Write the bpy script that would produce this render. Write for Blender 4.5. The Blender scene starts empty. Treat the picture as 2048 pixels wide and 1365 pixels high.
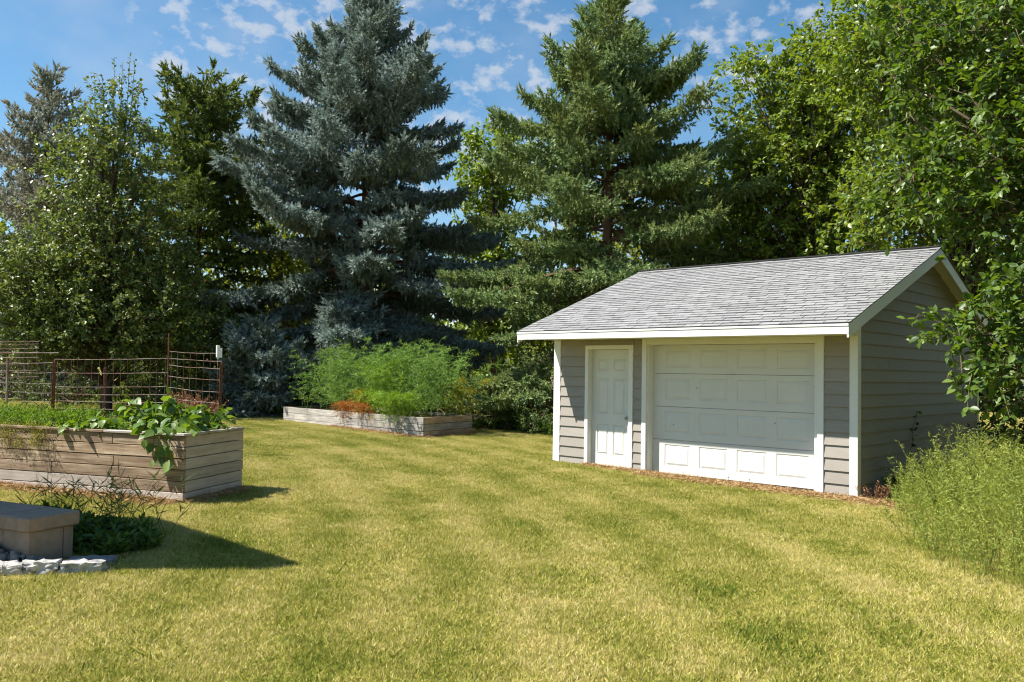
import bpy, bmesh, math, random
import numpy as np
from mathutils import Matrix, Vector

# ------------------------------------------------------------------ camera, sky, sun, exposure
scene = bpy.context.scene
COL = scene.collection
CAM = np.array([4.5703, -11.7983, 1.6928])
YAW, PIT, ROL, FPX = -0.755198, 0.035325, -0.016324, 1700.0
CX, CY = 1024.0, 682.5
_fw = np.array([math.sin(YAW)*math.cos(PIT), math.cos(YAW)*math.cos(PIT), math.sin(PIT)])
_rt = np.array([math.cos(YAW), -math.sin(YAW), 0.0])
_up = np.cross(_rt, _fw)
_r2 = math.cos(ROL)*_rt - math.sin(ROL)*_up
_u2 = math.sin(ROL)*_rt + math.cos(ROL)*_up
cam_d = bpy.data.cameras.new('camera')
cam_d.sensor_width = 36.0
cam_d.lens = FPX/2048*36
cam_d.clip_end = 3000
cam = bpy.data.objects.new('camera', cam_d)
COL.objects.link(cam)
cam.matrix_world = Matrix(((_r2[0], _u2[0], -_fw[0], CAM[0]), (_r2[1], _u2[1], -_fw[1], CAM[1]),
                           (_r2[2], _u2[2], -_fw[2], CAM[2]), (0, 0, 0, 1)))
scene.camera = cam

SUN = np.array([.805, 1.0, -1.676]); SUN /= np.linalg.norm(SUN)      # direction the light travels
world = bpy.data.worlds.new('World'); scene.world = world; world.use_nodes = True
wn, wl = world.node_tree.nodes, world.node_tree.links
bg = wn['Background']
sky = wn.new('ShaderNodeTexSky'); sky.sky_type = 'NISHITA'; sky.sun_disc = False
sky.sun_elevation = math.asin(-SUN[2]); sky.sun_rotation = math.atan2(-SUN[0], -SUN[1])
sky.air_density = 1.0; sky.dust_density = 0.1; sky.ozone_density = 1.6
tc = wn.new('ShaderNodeTexCoord')
def wnoise(scale, detail, rough, off):
    mp = wn.new('ShaderNodeMapping'); mp.inputs['Location'].default_value = off
    mp.inputs['Scale'].default_value = (1, 1, 1.5)
    n = wn.new('ShaderNodeTexNoise'); n.inputs['Scale'].default_value = scale
    n.inputs['Detail'].default_value = detail; n.inputs['Roughness'].default_value = rough
    wl.new(tc.outputs['Generated'], mp.inputs['Vector']); wl.new(mp.outputs['Vector'], n.inputs['Vector'])
    return n.outputs['Fac']
def wramp(sock, a, b):
    r = wn.new('ShaderNodeMapRange'); r.interpolation_type = 'SMOOTHSTEP'
    r.inputs['From Min'].default_value = a; r.inputs['From Max'].default_value = b
    wl.new(sock, r.inputs['Value']); return r.outputs['Result']
def wmul(a, b):
    m = wn.new('ShaderNodeMath'); m.operation = 'MULTIPLY'
    wl.new(a, m.inputs[0])
    if isinstance(b, float): m.inputs[1].default_value = b
    else: wl.new(b, m.inputs[1])
    return m.outputs[0]
CLOUD_OFF = (3.1, 1.7, 0.4)
dt = wn.new('ShaderNodeVectorMath'); dt.operation = 'DOT_PRODUCT'; wl.new(tc.outputs['Generated'], dt.inputs[0])   # the cloud bank hangs over the far trees
_c = _fw + _u2*((CY-70)/FPX); dt.inputs[1].default_value = tuple(_c/np.linalg.norm(_c))
ba = wn.new('ShaderNodeMath'); ba.operation = 'ADD'; bm_ = wn.new('ShaderNodeMapRange'); wl.new(dt.outputs['Value'], bm_.inputs['Value'])
for _k, _v in zip(('From Min', 'From Max', 'To Min', 'To Max'), (.9, 1., -.14, .12)): bm_.inputs[_k].default_value = _v
wl.new(wnoise(4.2, 2, .5, CLOUD_OFF), ba.inputs[0]); wl.new(bm_.outputs['Result'], ba.inputs[1])
puffs = wmul(wramp(wnoise(34, 5, .55, (0, 0, 0)), .46, .66), wramp(ba.outputs[0], .42, .58))
veil = wmul(wramp(wnoise(4, 4, .6, (5, 2, 1)), .42, .8), .34)
mx = wn.new('ShaderNodeMath'); mx.operation = 'MAXIMUM'; wl.new(wmul(puffs, .62), mx.inputs[0]); wl.new(veil, mx.inputs[1])
mix = wn.new('ShaderNodeMixRGB'); mix.inputs['Color2'].default_value = (5.4, 5.6, 5.9, 1)
wl.new(mx.outputs[0], mix.inputs['Fac']); hs = wn.new('ShaderNodeHueSaturation'); hs.inputs['Saturation'].default_value = 1.22; hs.inputs['Value'].default_value = 1.15; hs.inputs['Hue'].default_value = .492; wl.new(sky.outputs['Color'], hs.inputs['Color']); wl.new(hs.outputs['Color'], mix.inputs['Color1'])
wl.new(mix.outputs['Color'], bg.inputs['Color'])
bg.inputs['Strength'].default_value = 0.062
sun_d = bpy.data.lights.new('sun', 'SUN'); sun_d.energy = 5.0; sun_d.angle = math.radians(.53)
sun_d.color = (1.0, .95, .86)
sun = bpy.data.objects.new('sun', sun_d); COL.objects.link(sun); sun.location = (-10, -15, 25)
sun.rotation_euler = Vector(SUN).to_track_quat('-Z', 'Y').to_euler()
scene.view_settings.view_transform = 'Standard'; scene.view_settings.look = 'None'
scene.view_settings.gamma = 1; scene.view_settings.use_curve_mapping = False
scene.view_settings.exposure = 1.15
scene.render.engine = 'CYCLES'
cy = scene.cycles
cy.max_bounces = 7; cy.diffuse_bounces = 4; cy.glossy_bounces = 2; cy.transmission_bounces = 4; cy.transparent_max_bounces = 4
cy.filter_width = 1.15; cy.use_denoising = True; cy.denoiser = 'OPENIMAGEDENOISE'; cy.denoising_prefilter = 'ACCURATE'; cy.denoising_input_passes = 'RGB_ALBEDO_NORMAL'
cy.caustics_reflective = False; cy.caustics_refractive = False

# ------------------------------------------------------------------ helpers: positions
def sp(t):
    t = np.asarray(t, float)
    return np.log1p(np.exp(-np.abs(t)*2))/2 + np.maximum(t, 0)
def G(x, y):
    x = np.asarray(x, float); y = np.asarray(y, float)
    return .014*np.minimum(sp(-x), 45) + .009*np.minimum(sp(-y), 40)
def ray(u, v): return _fw + _r2*((u-CX)/FPX) + _u2*((CY-v)/FPX)
def gp(u, v):                                     # point of the ground seen at a photo pixel
    d = ray(u, v); t = 0
    while t < 150:
        t += .03; P = CAM + t*d
        if P[2] < float(G(P[0], P[1])): break
    return P
def col(u, dist):                                 # a spot on the ground in a photo column, at a distance
    d = ray(u, 740); h = np.hypot(d[0], d[1]); P = CAM[:2] + d[:2]/h*dist
    return np.array([P[0], P[1], float(G(P[0], P[1]))])
def hz(u, v, dist):                               # height above z=0 seen at a pixel, at a distance
    d = ray(u, v); return CAM[2] + d[2]/np.hypot(d[0], d[1])*dist
def proj(P):
    d = np.asarray(P, float)-CAM; w = d@_fw
    return CX + FPX*(d@_r2)/w, CY - FPX*(d@_u2)/w, w
RNG = np.random.default_rng(7)

# ------------------------------------------------------------------ helpers: objects
def tag(o, label=None, cat=None, group=None, kind=None):
    if label: o['label'] = label
    if cat: o['category'] = cat
    if group: o['group'] = group
    if kind: o['kind'] = kind
    return o
def thing(name, label, cat, loc, group=None):
    o = bpy.data.objects.new(name, None); COL.objects.link(o); o.location = loc; o.empty_display_size = .2
    return tag(o, label, cat, group)
def link(name, me, mat, parent=None):
    o = bpy.data.objects.new(name, me); COL.objects.link(o)
    if mat is not None and len(me.materials) == 0: me.materials.append(mat)
    if parent is not None:
        o.parent = parent
        base = parent; M = Matrix.Identity(4)
        while base is not None:
            if base.type == 'EMPTY': M = Matrix.Translation(base.location); break
            base = base.parent
        o.matrix_parent_inverse = M.inverted() if parent.type == 'EMPTY' else Matrix.Identity(4)
        if parent.type != 'EMPTY': o.matrix_parent_inverse = Matrix.Translation(parent.location).inverted()
    return o
def np_mesh(name, V, F, rnd=None, smooth=False):
    V = np.ascontiguousarray(V, np.float32); F = np.ascontiguousarray(F, np.int32)
    me = bpy.data.meshes.new(name); n, k = F.shape
    me.vertices.add(len(V)); me.vertices.foreach_set('co', V.ravel())
    me.loops.add(n*k); me.loops.foreach_set('vertex_index', F.ravel())
    me.polygons.add(n); me.polygons.foreach_set('loop_start', np.arange(0, n*k, k, dtype=np.int32))
    if smooth: me.polygons.foreach_set('use_smooth', np.ones(n, bool))
    me.update(calc_edges=True)
    if rnd is not None:
        a = me.attributes.new('rnd', 'FLOAT', 'FACE'); a.data.foreach_set('value', np.ascontiguousarray(rnd, np.float32))
    return me
class MB:
    def __init__(s): s.v = []; s.f = []; s.r = []
    def add(s, V, F, r=0.5):
        n = len(s.v); s.v += [tuple(p) for p in V]; s.f += [tuple(i+n for i in f) for f in F]; s.r += [r]*len(F)
    def box(s, x0, x1, y0, y1, z0, z1, r=.5):
        s.add([(x0,y0,z0),(x1,y0,z0),(x1,y1,z0),(x0,y1,z0),(x0,y0,z1),(x1,y0,z1),(x1,y1,z1),(x0,y1,z1)],
              [(0,3,2,1),(4,5,6,7),(0,1,5,4),(1,2,6,5),(2,3,7,6),(3,0,4,7)], r)
    def obox(s, o, a, b, c, r=.5):                # oriented box: origin and three edge vectors
        o, a, b, c = [np.asarray(q, float) for q in (o, a, b, c)]
        P = [o, o+a, o+a+b, o+b, o+c, o+a+c, o+a+b+c, o+b+c]
        if np.dot(np.cross(a, b), c) > 0: F = [(0,3,2,1),(4,5,6,7),(0,1,5,4),(1,2,6,5),(2,3,7,6),(3,0,4,7)]
        else: F = [(0,1,2,3),(4,7,6,5),(0,4,5,1),(1,5,6,2),(2,6,7,3),(3,7,4,0)]
        s.add(P, F, r)
    def tube(s, pts, rad, n=6, r=.5, cap=True):
        pts = [np.asarray(p, float) for p in pts]; m = len(pts)
        if np.isscalar(rad): rad = [rad]*m
        V = []; F = []
        for i, p in enumerate(pts):
            t = pts[min(i+1, m-1)]-pts[max(i-1, 0)]; t /= (np.linalg.norm(t)+1e-9)
            ref = np.array([0, 0, 1.]) if abs(t[2]) < .9 else np.array([1., 0, 0])
            a = np.cross(t, ref); a /= np.linalg.norm(a); b = np.cross(t, a)
            for k in range(n):
                g = 2*math.pi*k/n; V.append(p + rad[i]*(a*math.cos(g)+b*math.sin(g)))
        for i in range(m-1):
            for k in range(n):
                k2 = (k+1) % n; F.append((i*n+k, i*n+k2, (i+1)*n+k2, (i+1)*n+k))
        if cap: F.append(tuple(range(n))[::-1]); F.append(tuple(range((m-1)*n, m*n)))
        s.add(V, [f for f in F if len(f) == 4], r)
        if cap:
            n0 = len(s.v)-m*n
            for f in F:
                if len(f) != 4: s.f.append(tuple(i+n0 for i in f)); s.r.append(r)
    def mesh(s, name, smooth=False):
        me = bpy.data.meshes.new(name); me.from_pydata(s.v, [], s.f); me.update()
        a = me.attributes.new('rnd', 'FLOAT', 'FACE'); a.data.foreach_set('value', np.array(s.r, np.float32))
        if smooth: me.polygons.foreach_set('use_smooth', np.ones(len(me.polygons), bool))
        return me
    def build(s, name, mat, parent=None, smooth=False, bevel=0):
        o = link(name, s.mesh(name, smooth), mat, parent)
        if bevel: add_bevel(o, bevel)
        return o
def add_bevel(o, w, seg=1):
    m = o.modifiers.new('bevel', 'BEVEL'); m.width = w; m.segments = seg; m.limit_method = 'ANGLE'
def nrm(a): return a/(np.linalg.norm(a, axis=-1, keepdims=True)+1e-9)
def scatter(tv, tf, pos, dirv, size, width=None, up=None, rng=RNG):
    """copies of a template (axis +Z, width X, normal Y) at pos along dirv"""
    N = len(pos); z = nrm(dirv)
    if up is None: up = rng.normal(size=(N, 3))
    x = nrm(np.cross(up, z)); y = np.cross(z, x)
    size = np.broadcast_to(np.asarray(size, float), (N,)); width = size if width is None else np.broadcast_to(np.asarray(width, float), (N,))
    V = (pos[:, None, :] + tv[None, :, 0, None]*x[:, None, :]*width[:, None, None]
         + tv[None, :, 1, None]*y[:, None, :]*width[:, None, None] + tv[None, :, 2, None]*z[:, None, :]*size[:, None, None])
    F = tf[None] + (np.arange(N)*len(tv))[:, None, None]
    return V.reshape(-1, 3), F.reshape(-1, tf.shape[1])

# ------------------------------------------------------------------ materials
def mat_new(name):
    m = bpy.data.materials.new(name); m.use_nodes = True; return m, m.node_tree.nodes, m.node_tree.links
def ramp(nodes, links, sock, cols, interp='LINEAR'):
    r = nodes.new('ShaderNodeValToRGB'); r.color_ramp.interpolation = interp
    el = r.color_ramp.elements
    while len(el) < len(cols): el.new(.5)
    for i, c in enumerate(cols):
        p, c = c if isinstance(c[0], (int, float)) and not isinstance(c[1], (int, float)) else (i/(len(cols)-1), c)
        el[i].position = p; el[i].color = (*c, 1)
    links.new(sock, r.inputs['Fac']); return r.outputs['Color']
def noise(nodes, links, scale, detail=3, rough=.55, vec=None, stretch=None):
    n = nodes.new('ShaderNodeTexNoise'); n.inputs['Scale'].default_value = scale
    n.inputs['Detail'].default_value = detail; n.inputs['Roughness'].default_value = rough
    if vec is not None:
        if stretch:
            mp = nodes.new('ShaderNodeMapping'); mp.inputs['Scale'].default_value = stretch
            links.new(vec, mp.inputs['Vector']); vec = mp.outputs['Vector']
        links.new(vec, n.inputs['Vector'])
    return n.outputs['Fac']
def mixc(nodes, links, fac, a, b, mode='MIX'):
    m = nodes.new('ShaderNodeMixRGB'); m.blend_type = mode
    for s, q in ((0, fac), (1, a), (2, b)):
        if isinstance(q, (int, float)): m.inputs[s].default_value = q
        elif isinstance(q, tuple): m.inputs[s].default_value = (*q, 1)
        else: links.new(q, m.inputs[s])
    return m.outputs[0]
def maprange(nodes, links, s, a, b, c=0., d=1.):
    r = nodes.new('ShaderNodeMapRange'); links.new(s, r.inputs['Value'])
    for k, v in zip(('From Min', 'From Max', 'To Min', 'To Max'), (a, b, c, d)): r.inputs[k].default_value = v
    return r.outputs['Result']
def foliage(name, cols, rough=.5, trans=.25, spec=.4, clump=None, clump_scale=.6):
    m, n, l = mat_new(name); b = n['Principled BSDF']
    at = n.new('ShaderNodeAttribute'); at.attribute_name = 'rnd'
    c = ramp(n, l, at.outputs['Fac'], cols)
    if clump:
        ge = n.new('ShaderNodeNewGeometry')
        f = maprange(n, l, noise(n, l, clump_scale, 3, .6, ge.outputs['Position']), .42, .62)
        c = mixc(n, l, f, c, mixc(n, l, .65, c, clump))
    l.new(c, b.inputs['Base Color']); b.inputs['Roughness'].default_value = rough
    b.inputs['Specular IOR Level'].default_value = spec
    if trans:
        t = n.new('ShaderNodeBsdfTranslucent'); hs = n.new('ShaderNodeHueSaturation')
        hs.inputs['Saturation'].default_value = 1.15; hs.inputs['Value'].default_value = 1.5; hs.inputs['Hue'].default_value = .485
        l.new(c, hs.inputs['Color']); l.new(hs.outputs['Color'], t.inputs['Color'])
        mx = n.new('ShaderNodeMixShader'); mx.inputs['Fac'].default_value = trans
        l.new(b.outputs[0], mx.inputs[1]); l.new(t.outputs[0], mx.inputs[2])
        l.new(mx.outputs[0], n['Material Output'].inputs['Surface'])
    return m
def solid(name, c, rough=.6, spec=.4, var=.12, scale=6, stretch=None, bump=.0, bscale=60, metal=0, dirt=None, use_rnd=0., obj_rnd=0., dirt_rng=(.55, .75)):
    m, n, l = mat_new(name); b = n['Principled BSDF']
    tcd = n.new('ShaderNodeTexCoord'); vec = tcd.outputs['Object']
    if obj_rnd:
        oi = n.new('ShaderNodeObjectInfo'); ad = n.new('ShaderNodeVectorMath'); ad.operation = 'ADD'
        cb = n.new('ShaderNodeCombineXYZ'); ml = n.new('ShaderNodeMath'); ml.operation = 'MULTIPLY'; ml.inputs[1].default_value = 37.
        l.new(oi.outputs['Random'], ml.inputs[0])
        for k in range(3): l.new(ml.outputs[0], cb.inputs[k])
        l.new(vec, ad.inputs[0]); l.new(cb.outputs[0], ad.inputs[1]); vec = ad.outputs[0]
    f = noise(n, l, scale, 5, .6, vec, stretch)
    lo = tuple(q*(1-var) for q in c); hi = tuple(min(1, q*(1+var)) for q in c)
    cc = ramp(n, l, f, [(.3, lo), (.7, hi)])
    if use_rnd or obj_rnd:
        if obj_rnd: s = oi.outputs['Random']; amt = obj_rnd
        else:
            at = n.new('ShaderNodeAttribute'); at.attribute_name = 'rnd'; s = at.outputs['Fac']; amt = use_rnd
        g = n.new('ShaderNodeCombineColor'); v = maprange(n, l, s, 0, 1, 1-amt, 1+amt)
        for k in range(3): l.new(v, g.inputs[k])
        cc = mixc(n, l, 1.0, cc, g.outputs[0], 'MULTIPLY')
    if dirt:
        f2 = maprange(n, l, noise(n, l, scale*.6, 6, .7, vec), *dirt_rng)
        cc = mixc(n, l, f2, cc, dirt)
    l.new(cc, b.inputs['Base Color']); b.inputs['Roughness'].default_value = rough
    b.inputs['Specular IOR Level'].default_value = spec; b.inputs['Metallic'].default_value = metal
    if bump:
        bp = n.new('ShaderNodeBump'); bp.inputs['Strength'].default_value = bump; bp.inputs['Distance'].default_value = .01
        l.new(noise(n, l, bscale, 6, .65, vec, stretch), bp.inputs['Height']); l.new(bp.outputs[0], b.inputs['Normal'])
    return m
def wood(name, cols, along='X', rough=.8, contrast=1.):
    m, n, l = mat_new(name); b = n['Principled BSDF']
    tcd = n.new('ShaderNodeTexCoord'); oi = n.new('ShaderNodeObjectInfo')
    ad = n.new('ShaderNodeVectorMath'); ad.operation = 'ADD'; cb = n.new('ShaderNodeCombineXYZ')
    ml = n.new('ShaderNodeMath'); ml.operation = 'MULTIPLY'; ml.inputs[1].default_value = 53.
    l.new(oi.outputs['Random'], ml.inputs[0]); l.new(ml.outputs[0], cb.inputs[1]); l.new(ml.outputs[0], cb.inputs[2]); l.new(ml.outputs[0], cb.inputs[0])
    l.new(tcd.outputs['Object'], ad.inputs[0]); l.new(cb.outputs[0], ad.inputs[1])
    st = (1.2, 1.2, 26) if along == 'X' else (26, 26, 1.2)
    g1 = noise(n, l, 1.6, 8, .7, ad.outputs[0], st); g2 = noise(n, l, 2.2, 4, .6, ad.outputs[0])
    c = ramp(n, l, g1, [(.28, cols[0]), (.5, cols[1]), (.72, cols[2])])
    f = maprange(n, l, g2, .42, .68)
    c = mixc(n, l, f, c, mixc(n, l, .6, c, cols[3]))
    v = maprange(n, l, oi.outputs['Random'], 0, 1, .8, 1.18); gg = n.new('ShaderNodeCombineColor')
    for k in range(3): l.new(v, gg.inputs[k])
    c = mixc(n, l, 1., c, gg.outputs[0], 'MULTIPLY')
    l.new(c, b.inputs['Base Color']); b.inputs['Roughness'].default_value = rough; b.inputs['Specular IOR Level'].default_value = .2
    bp = n.new('ShaderNodeBump'); bp.inputs['Strength'].default_value = .5; bp.inputs['Distance'].default_value = .004
    l.new(g1, bp.inputs['Height']); l.new(bp.outputs[0], b.inputs['Normal'])
    return m
def lawn_color(n, l):
    """dry, blotchy lawn colour in world space"""
    ge = n.new('ShaderNodeNewGeometry'); P = ge.outputs['Position']
    big = noise(n, l, .55, 4, .6, P, (1, 1, 0)); mid = noise(n, l, 2.6, 4, .65, P, (1, 1, 0)); fine = noise(n, l, 9, 3, .6, P, (1, 1, 0))
    a = n.new('ShaderNodeMath'); a.operation = 'MULTIPLY_ADD'; a.inputs[1].default_value = .6; l.new(mid, a.inputs[0]); l.new(big, a.inputs[2])
    b = n.new('ShaderNodeMath'); b.operation = 'MULTIPLY_ADD'; b.inputs[1].default_value = .55; l.new(fine, b.inputs[0]); l.new(a.outputs[0], b.inputs[2])
    sx = n.new('ShaderNodeSeparateXYZ'); l.new(P, sx.inputs[0])            # mower passes, gently curved
    def mth(op, p, q, r=None):
        m = n.new('ShaderNodeMath'); m.operation = op
        for i, v in enumerate((p, q, r)):
            if v is None: continue
            if isinstance(v, (int, float)): m.inputs[i].default_value = v
            else: l.new(v, m.inputs[i])
        return m.outputs[0]
    al = mth('SUBTRACT', mth('MULTIPLY', sx.outputs[0], .86), mth('MULTIPLY', sx.outputs[1], .51)); ac = mth('ADD', mth('MULTIPLY', sx.outputs[0], .51), mth('MULTIPLY', sx.outputs[1], .86))
    w = mth('ADD', mth('ADD', ac, mth('MULTIPLY', mth('MULTIPLY', al, al), .018)), mth('MULTIPLY', big, .5)); st = mth('SINE', mth('MULTIPLY', w, 6.6), None)
    return maprange(n, l, mth('ADD', b.outputs[0], mth('MULTIPLY', st, .08)), .82, 1.34)
def grass_material():
    m, n, l = mat_new('grass_blade'); b = n['Principled BSDF']
    at = n.new('ShaderNodeAttribute'); at.attribute_name = 'rnd'
    patch = lawn_color(n, l)
    s = n.new('ShaderNodeMath'); s.operation = 'MULTIPLY_ADD'; s.inputs[1].default_value = .7
    l.new(at.outputs['Fac'], s.inputs[0])
    h = n.new('ShaderNodeMath'); h.operation = 'MULTIPLY'; h.inputs[1].default_value = .54; l.new(patch, h.inputs[0]); l.new(h.outputs[0], s.inputs[2])
    c = ramp(n, l, s.outputs[0], [(.10, (.10, .15, .014)), (.37, (.24, .27, .030)), (.60, (.39, .365, .070)), (.80, (.54, .465, .155)), (1., (.65, .56, .27))])
    l.new(c, b.inputs['Base Color']); b.inputs['Roughness'].default_value = .6; b.inputs['Specular IOR Level'].default_value = .25
    t = n.new('ShaderNodeBsdfTranslucent'); l.new(c, t.inputs['Color'])
    mx = n.new('ShaderNodeMixShader'); mx.inputs['Fac'].default_value = .3
    l.new(b.outputs[0], mx.inputs[1]); l.new(t.outputs[0], mx.inputs[2]); l.new(mx.outputs[0], n['Material Output'].inputs['Surface'])
    return m
def ground_material():
    m, n, l = mat_new('lawn_soil'); b = n['Principled BSDF']
    c = ramp(n, l, lawn_color(n, l), [(.0, (.11, .12, .018)), (.5, (.23, .20, .045)), (1., (.34, .27, .10))])
    l.new(c, b.inputs['Base Color']); b.inputs['Roughness'].default_value = .9; b.inputs['Specular IOR Level'].default_value = .1
    return m

M = {}
M['white'] = solid('white_paint', (.70, .70, .675), .45, .4, .03, 3, dirt=(.62, .6, .55), dirt_rng=(.66, .9))
M['door_white'] = solid('door_paint', (.60, .60, .58), .4, .45, .03, 3, dirt=(.47, .44, .38), dirt_rng=(.64, .85))
M['siding'] = solid('taupe_siding', (.285, .258, .228), .6, .3, .06, 5, (1, 1, 8), .15, 40, obj_rnd=.05)
M['siding_dark'] = M['siding']
M['shingle'] = solid('grey_shingle', (.24, .24, .243), .9, .2, .14, 25, None, .5, 220, obj_rnd=.13)
M['shingle_f'] = solid('grey_shingle_field', (.24, .24, .243), .9, .2, .14, 25, None, .5, 220, use_rnd=.13)
M['shingle_edge'] = solid('shingle_edge', (.05, .05, .052), .9, .1, .2, 30)
M['felt'] = solid('roof_felt', (.10, .10, .10), .9, .1)
M['rubber'] = solid('black_rubber', (.02, .02, .02), .6)
M['concrete'] = solid('concrete', (.42, .36, .28), .9, .2, .15, 8, None, .4, 50)
M['metal'] = solid('dull_steel', (.35, .33, .30), .35, .5, .1, 20, metal=1)
M['bark'] = solid('bark', (.10, .075, .055), .95, .1, .4, 6, (1, 1, .2), .9, 14)
M['bark_red'] = solid('spruce_bark', (.14, .085, .06), .95, .1, .4, 6, (1, 1, .3), .9, 14)
M['twig'] = solid('twig', (.13, .10, .07), .9, .1, .3, 10)
M['deadtwig'] = solid('dead_twig', (.27, .19, .14), .9, .1, .3, 10)
M['ground'] = ground_material(); M['grass'] = grass_material()
M['soil'] = solid('soil', (.075, .05, .035), .95, .1, .4, 9, None, .8, 40)
M['straw'] = foliage('dead_grass', [(.20, .11, .045), (.42, .27, .125), (.52, .39, .21)], .8, .1, .1)
M['bed_old'] = wood('weathered_board', [(.085, .055, .035), (.34, .245, .165), (.57, .465, .35), (.16, .105, .065)])
M['bed_pale'] = wood('pale_board', [(.30, .25, .215), (.45, .39, .34), (.55, .49, .43), (.33, .28, .24)])
M['bed_grey'] = wood('grey_board', [(.12, .105, .09), (.36, .335, .30), (.54, .51, .46), (.19, .17, .145)])
M['block'] = solid('tan_block', (.31, .225, .165), .9, .2, .16, 14, None, .5, 90, obj_rnd=.07)
M['edging'] = solid('pale_edging', (.42, .40, .375), .9, .2, .18, 14, None, .9, 45, dirt=(.17, .165, .17), dirt_rng=(.5, .62))
M['cobble'] = solid('cobble', (.17, .15, .14), .8, .3, .25, 9, None, .3, 50, obj_rnd=.4)
M['rust'] = solid('rusty_steel', (.12, .05, .03), .85, .2, .4, 18, None, .3, 60)
M['galv'] = solid('galvanised_wire', (.27, .23, .20), .6, .3, .25, 3, dirt=(.15, .07, .04), dirt_rng=(.4, .56))
M['plastic'] = solid('white_plastic', (.75, .76, .75), .35, .4, .04)
M['slab_tan'] = solid('shade_slab_tan', (.5, .46, .40), .7, .3, .05)  # plain tan for the unseen slab that shades the seat wall

# ------------------------------------------------------------------ the ground
def build_ground():
    xs = np.concatenate([-np.geomspace(400, 3, 46), np.linspace(-2.6, 14, 40), np.geomspace(15, 300, 16)])
    ys = np.concatenate([-np.geomspace(300, 15, 14), np.linspace(-14, 12, 56), np.geomspace(13, 400, 22)])
    X, Y = np.meshgrid(xs, ys, indexing='ij'); Z = G(X, Y)
    V = np.stack([X, Y, Z], -1).reshape(-1, 3); nx, ny = len(xs), len(ys)
    i, j = np.meshgrid(np.arange(nx-1), np.arange(ny-1), indexing='ij'); a = (i*ny+j).ravel()
    F = np.stack([a, a+ny, a+ny+1, a+1], -1)
    o = link('ground', np_mesh('ground', V, F, smooth=True), M['ground']); tag(o, 'dry mown lawn ground of the back yard', kind='structure')
build_ground()

# ------------------------------------------------------------------ the shed
SX0, SX1, SY1 = -5.43, 0.0, 5.775
EY0, EY1, RY, EZ, SL = -.853, 6.653, 2.90, 2.395, .3755
RX0, RX1 = -5.61, .23
RZ = EZ + SL*(RY-EY0)
def roof_top(y): return RZ - SL*abs(y-RY)
shed = thing('shed', 'grey lap sided garden shed with white garage door and grey shingle roof', 'shed', (-2.7, 2.9, 0))

def lap_board(y_dir, a0, a1, zb, zt, base, name='siding_board'):
    """one clapboard: thick at its lower edge. y_dir: outward normal axis"""
    mb = MB(); t0, t1 = .026, .004; lap = .022
    prof = [(base, zb), (base-t0, zb), (base-t1, zt+lap*0), (base, zt)]
    if y_dir == 'front':
        V = [(a0, p[0], p[1]) for p in prof]+[(a1, p[0], p[1]) for p in prof]
    else:
        V = [(-p[0], a0, p[1]) for p in prof]+[(-p[0], a1, p[1]) for p in prof]
    mb.add(V, [(0,1,2,3),(7,6,5,4),(1,0,4,5),(2,1,5,6),(3,2,6,7),(0,3,7,4)])
    me = mb.mesh(name); bm = bmesh.new(); bm.from_mesh(me); bmesh.ops.recalc_face_normals(bm, faces=bm.faces); bm.to_mesh(me); bm.free()
    return link(name, me, M['siding'], shed)
ZK = [.022+.1778*k for k in range(13)]
for k in range(12):
    zb, zt = ZK[k], ZK[k+1]
    if k < 12:
        top = min(zt, 2.262)
        lap_board('front', -5.303, -4.733, zb, top, 0)
        lap_board('front', -3.717, -3.535, zb, top, 0)
        lap_board('front', -.452, -.090, zb, top, 0)
lap_board('front', -4.733, -3.717, 2.163, 2.262, 0)
# side wall boards (right gable end) with staggered butt joints, clipped under the roof
def under(y): return roof_top(y)-.135
rr = random.Random(4)
for k in range(21):
    zb = .022+.1778*k; zt = zb+.1778
    y0, y1 = .09, SY1-.09
    if zb > under(0):
        y0 = max(y0, RY-(RZ-.135-zb)/SL); y1 = min(y1, RY+(RZ-.135-zb)/SL)
    if y1-y0 < .15: break
    cut = [y0, [2.05, 3.75, 1.15, 4.4][k % 4], y1]
    if not y0+.2 < cut[1] < y1-.2: cut = [y0, y1]
    for a, b in zip(cut[:-1], cut[1:]):
        if a > y0: a += .003
        mb = MB(); P = []
        # polygon in (y,z), clipped by the roof underside
        pts = [(a, zb)]
        pts.append((b, zb))
        def zc(y): return min(zt, max(zb+.002, under(y)))
        ys = sorted({a, b, *[q for q in (RY-(RZ-.135-zt)/SL, RY+(RZ-.135-zt)/SL) if a < q < b], *([RY] if a < RY < b else [])})
        top = [(q, zc(q)) for q in ys][::-1]
        poly = [(a, zb), (b, zb)]+top
        def xo(z): return .026-(z-zb)/(zt-zb)*.022
        n = len(poly); V = [(xo(z), y, z) for y, z in poly]+[(0.0, y, z) for y, z in poly]
        F = [tuple(range(n)), tuple(range(2*n-1, n-1, -1))]+[(i, i+n, (i+1) % n+n, (i+1) % n) for i in range(n)]
        mb.add(V, F); o = mb.build('siding_board', M['siding'], shed)
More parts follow.
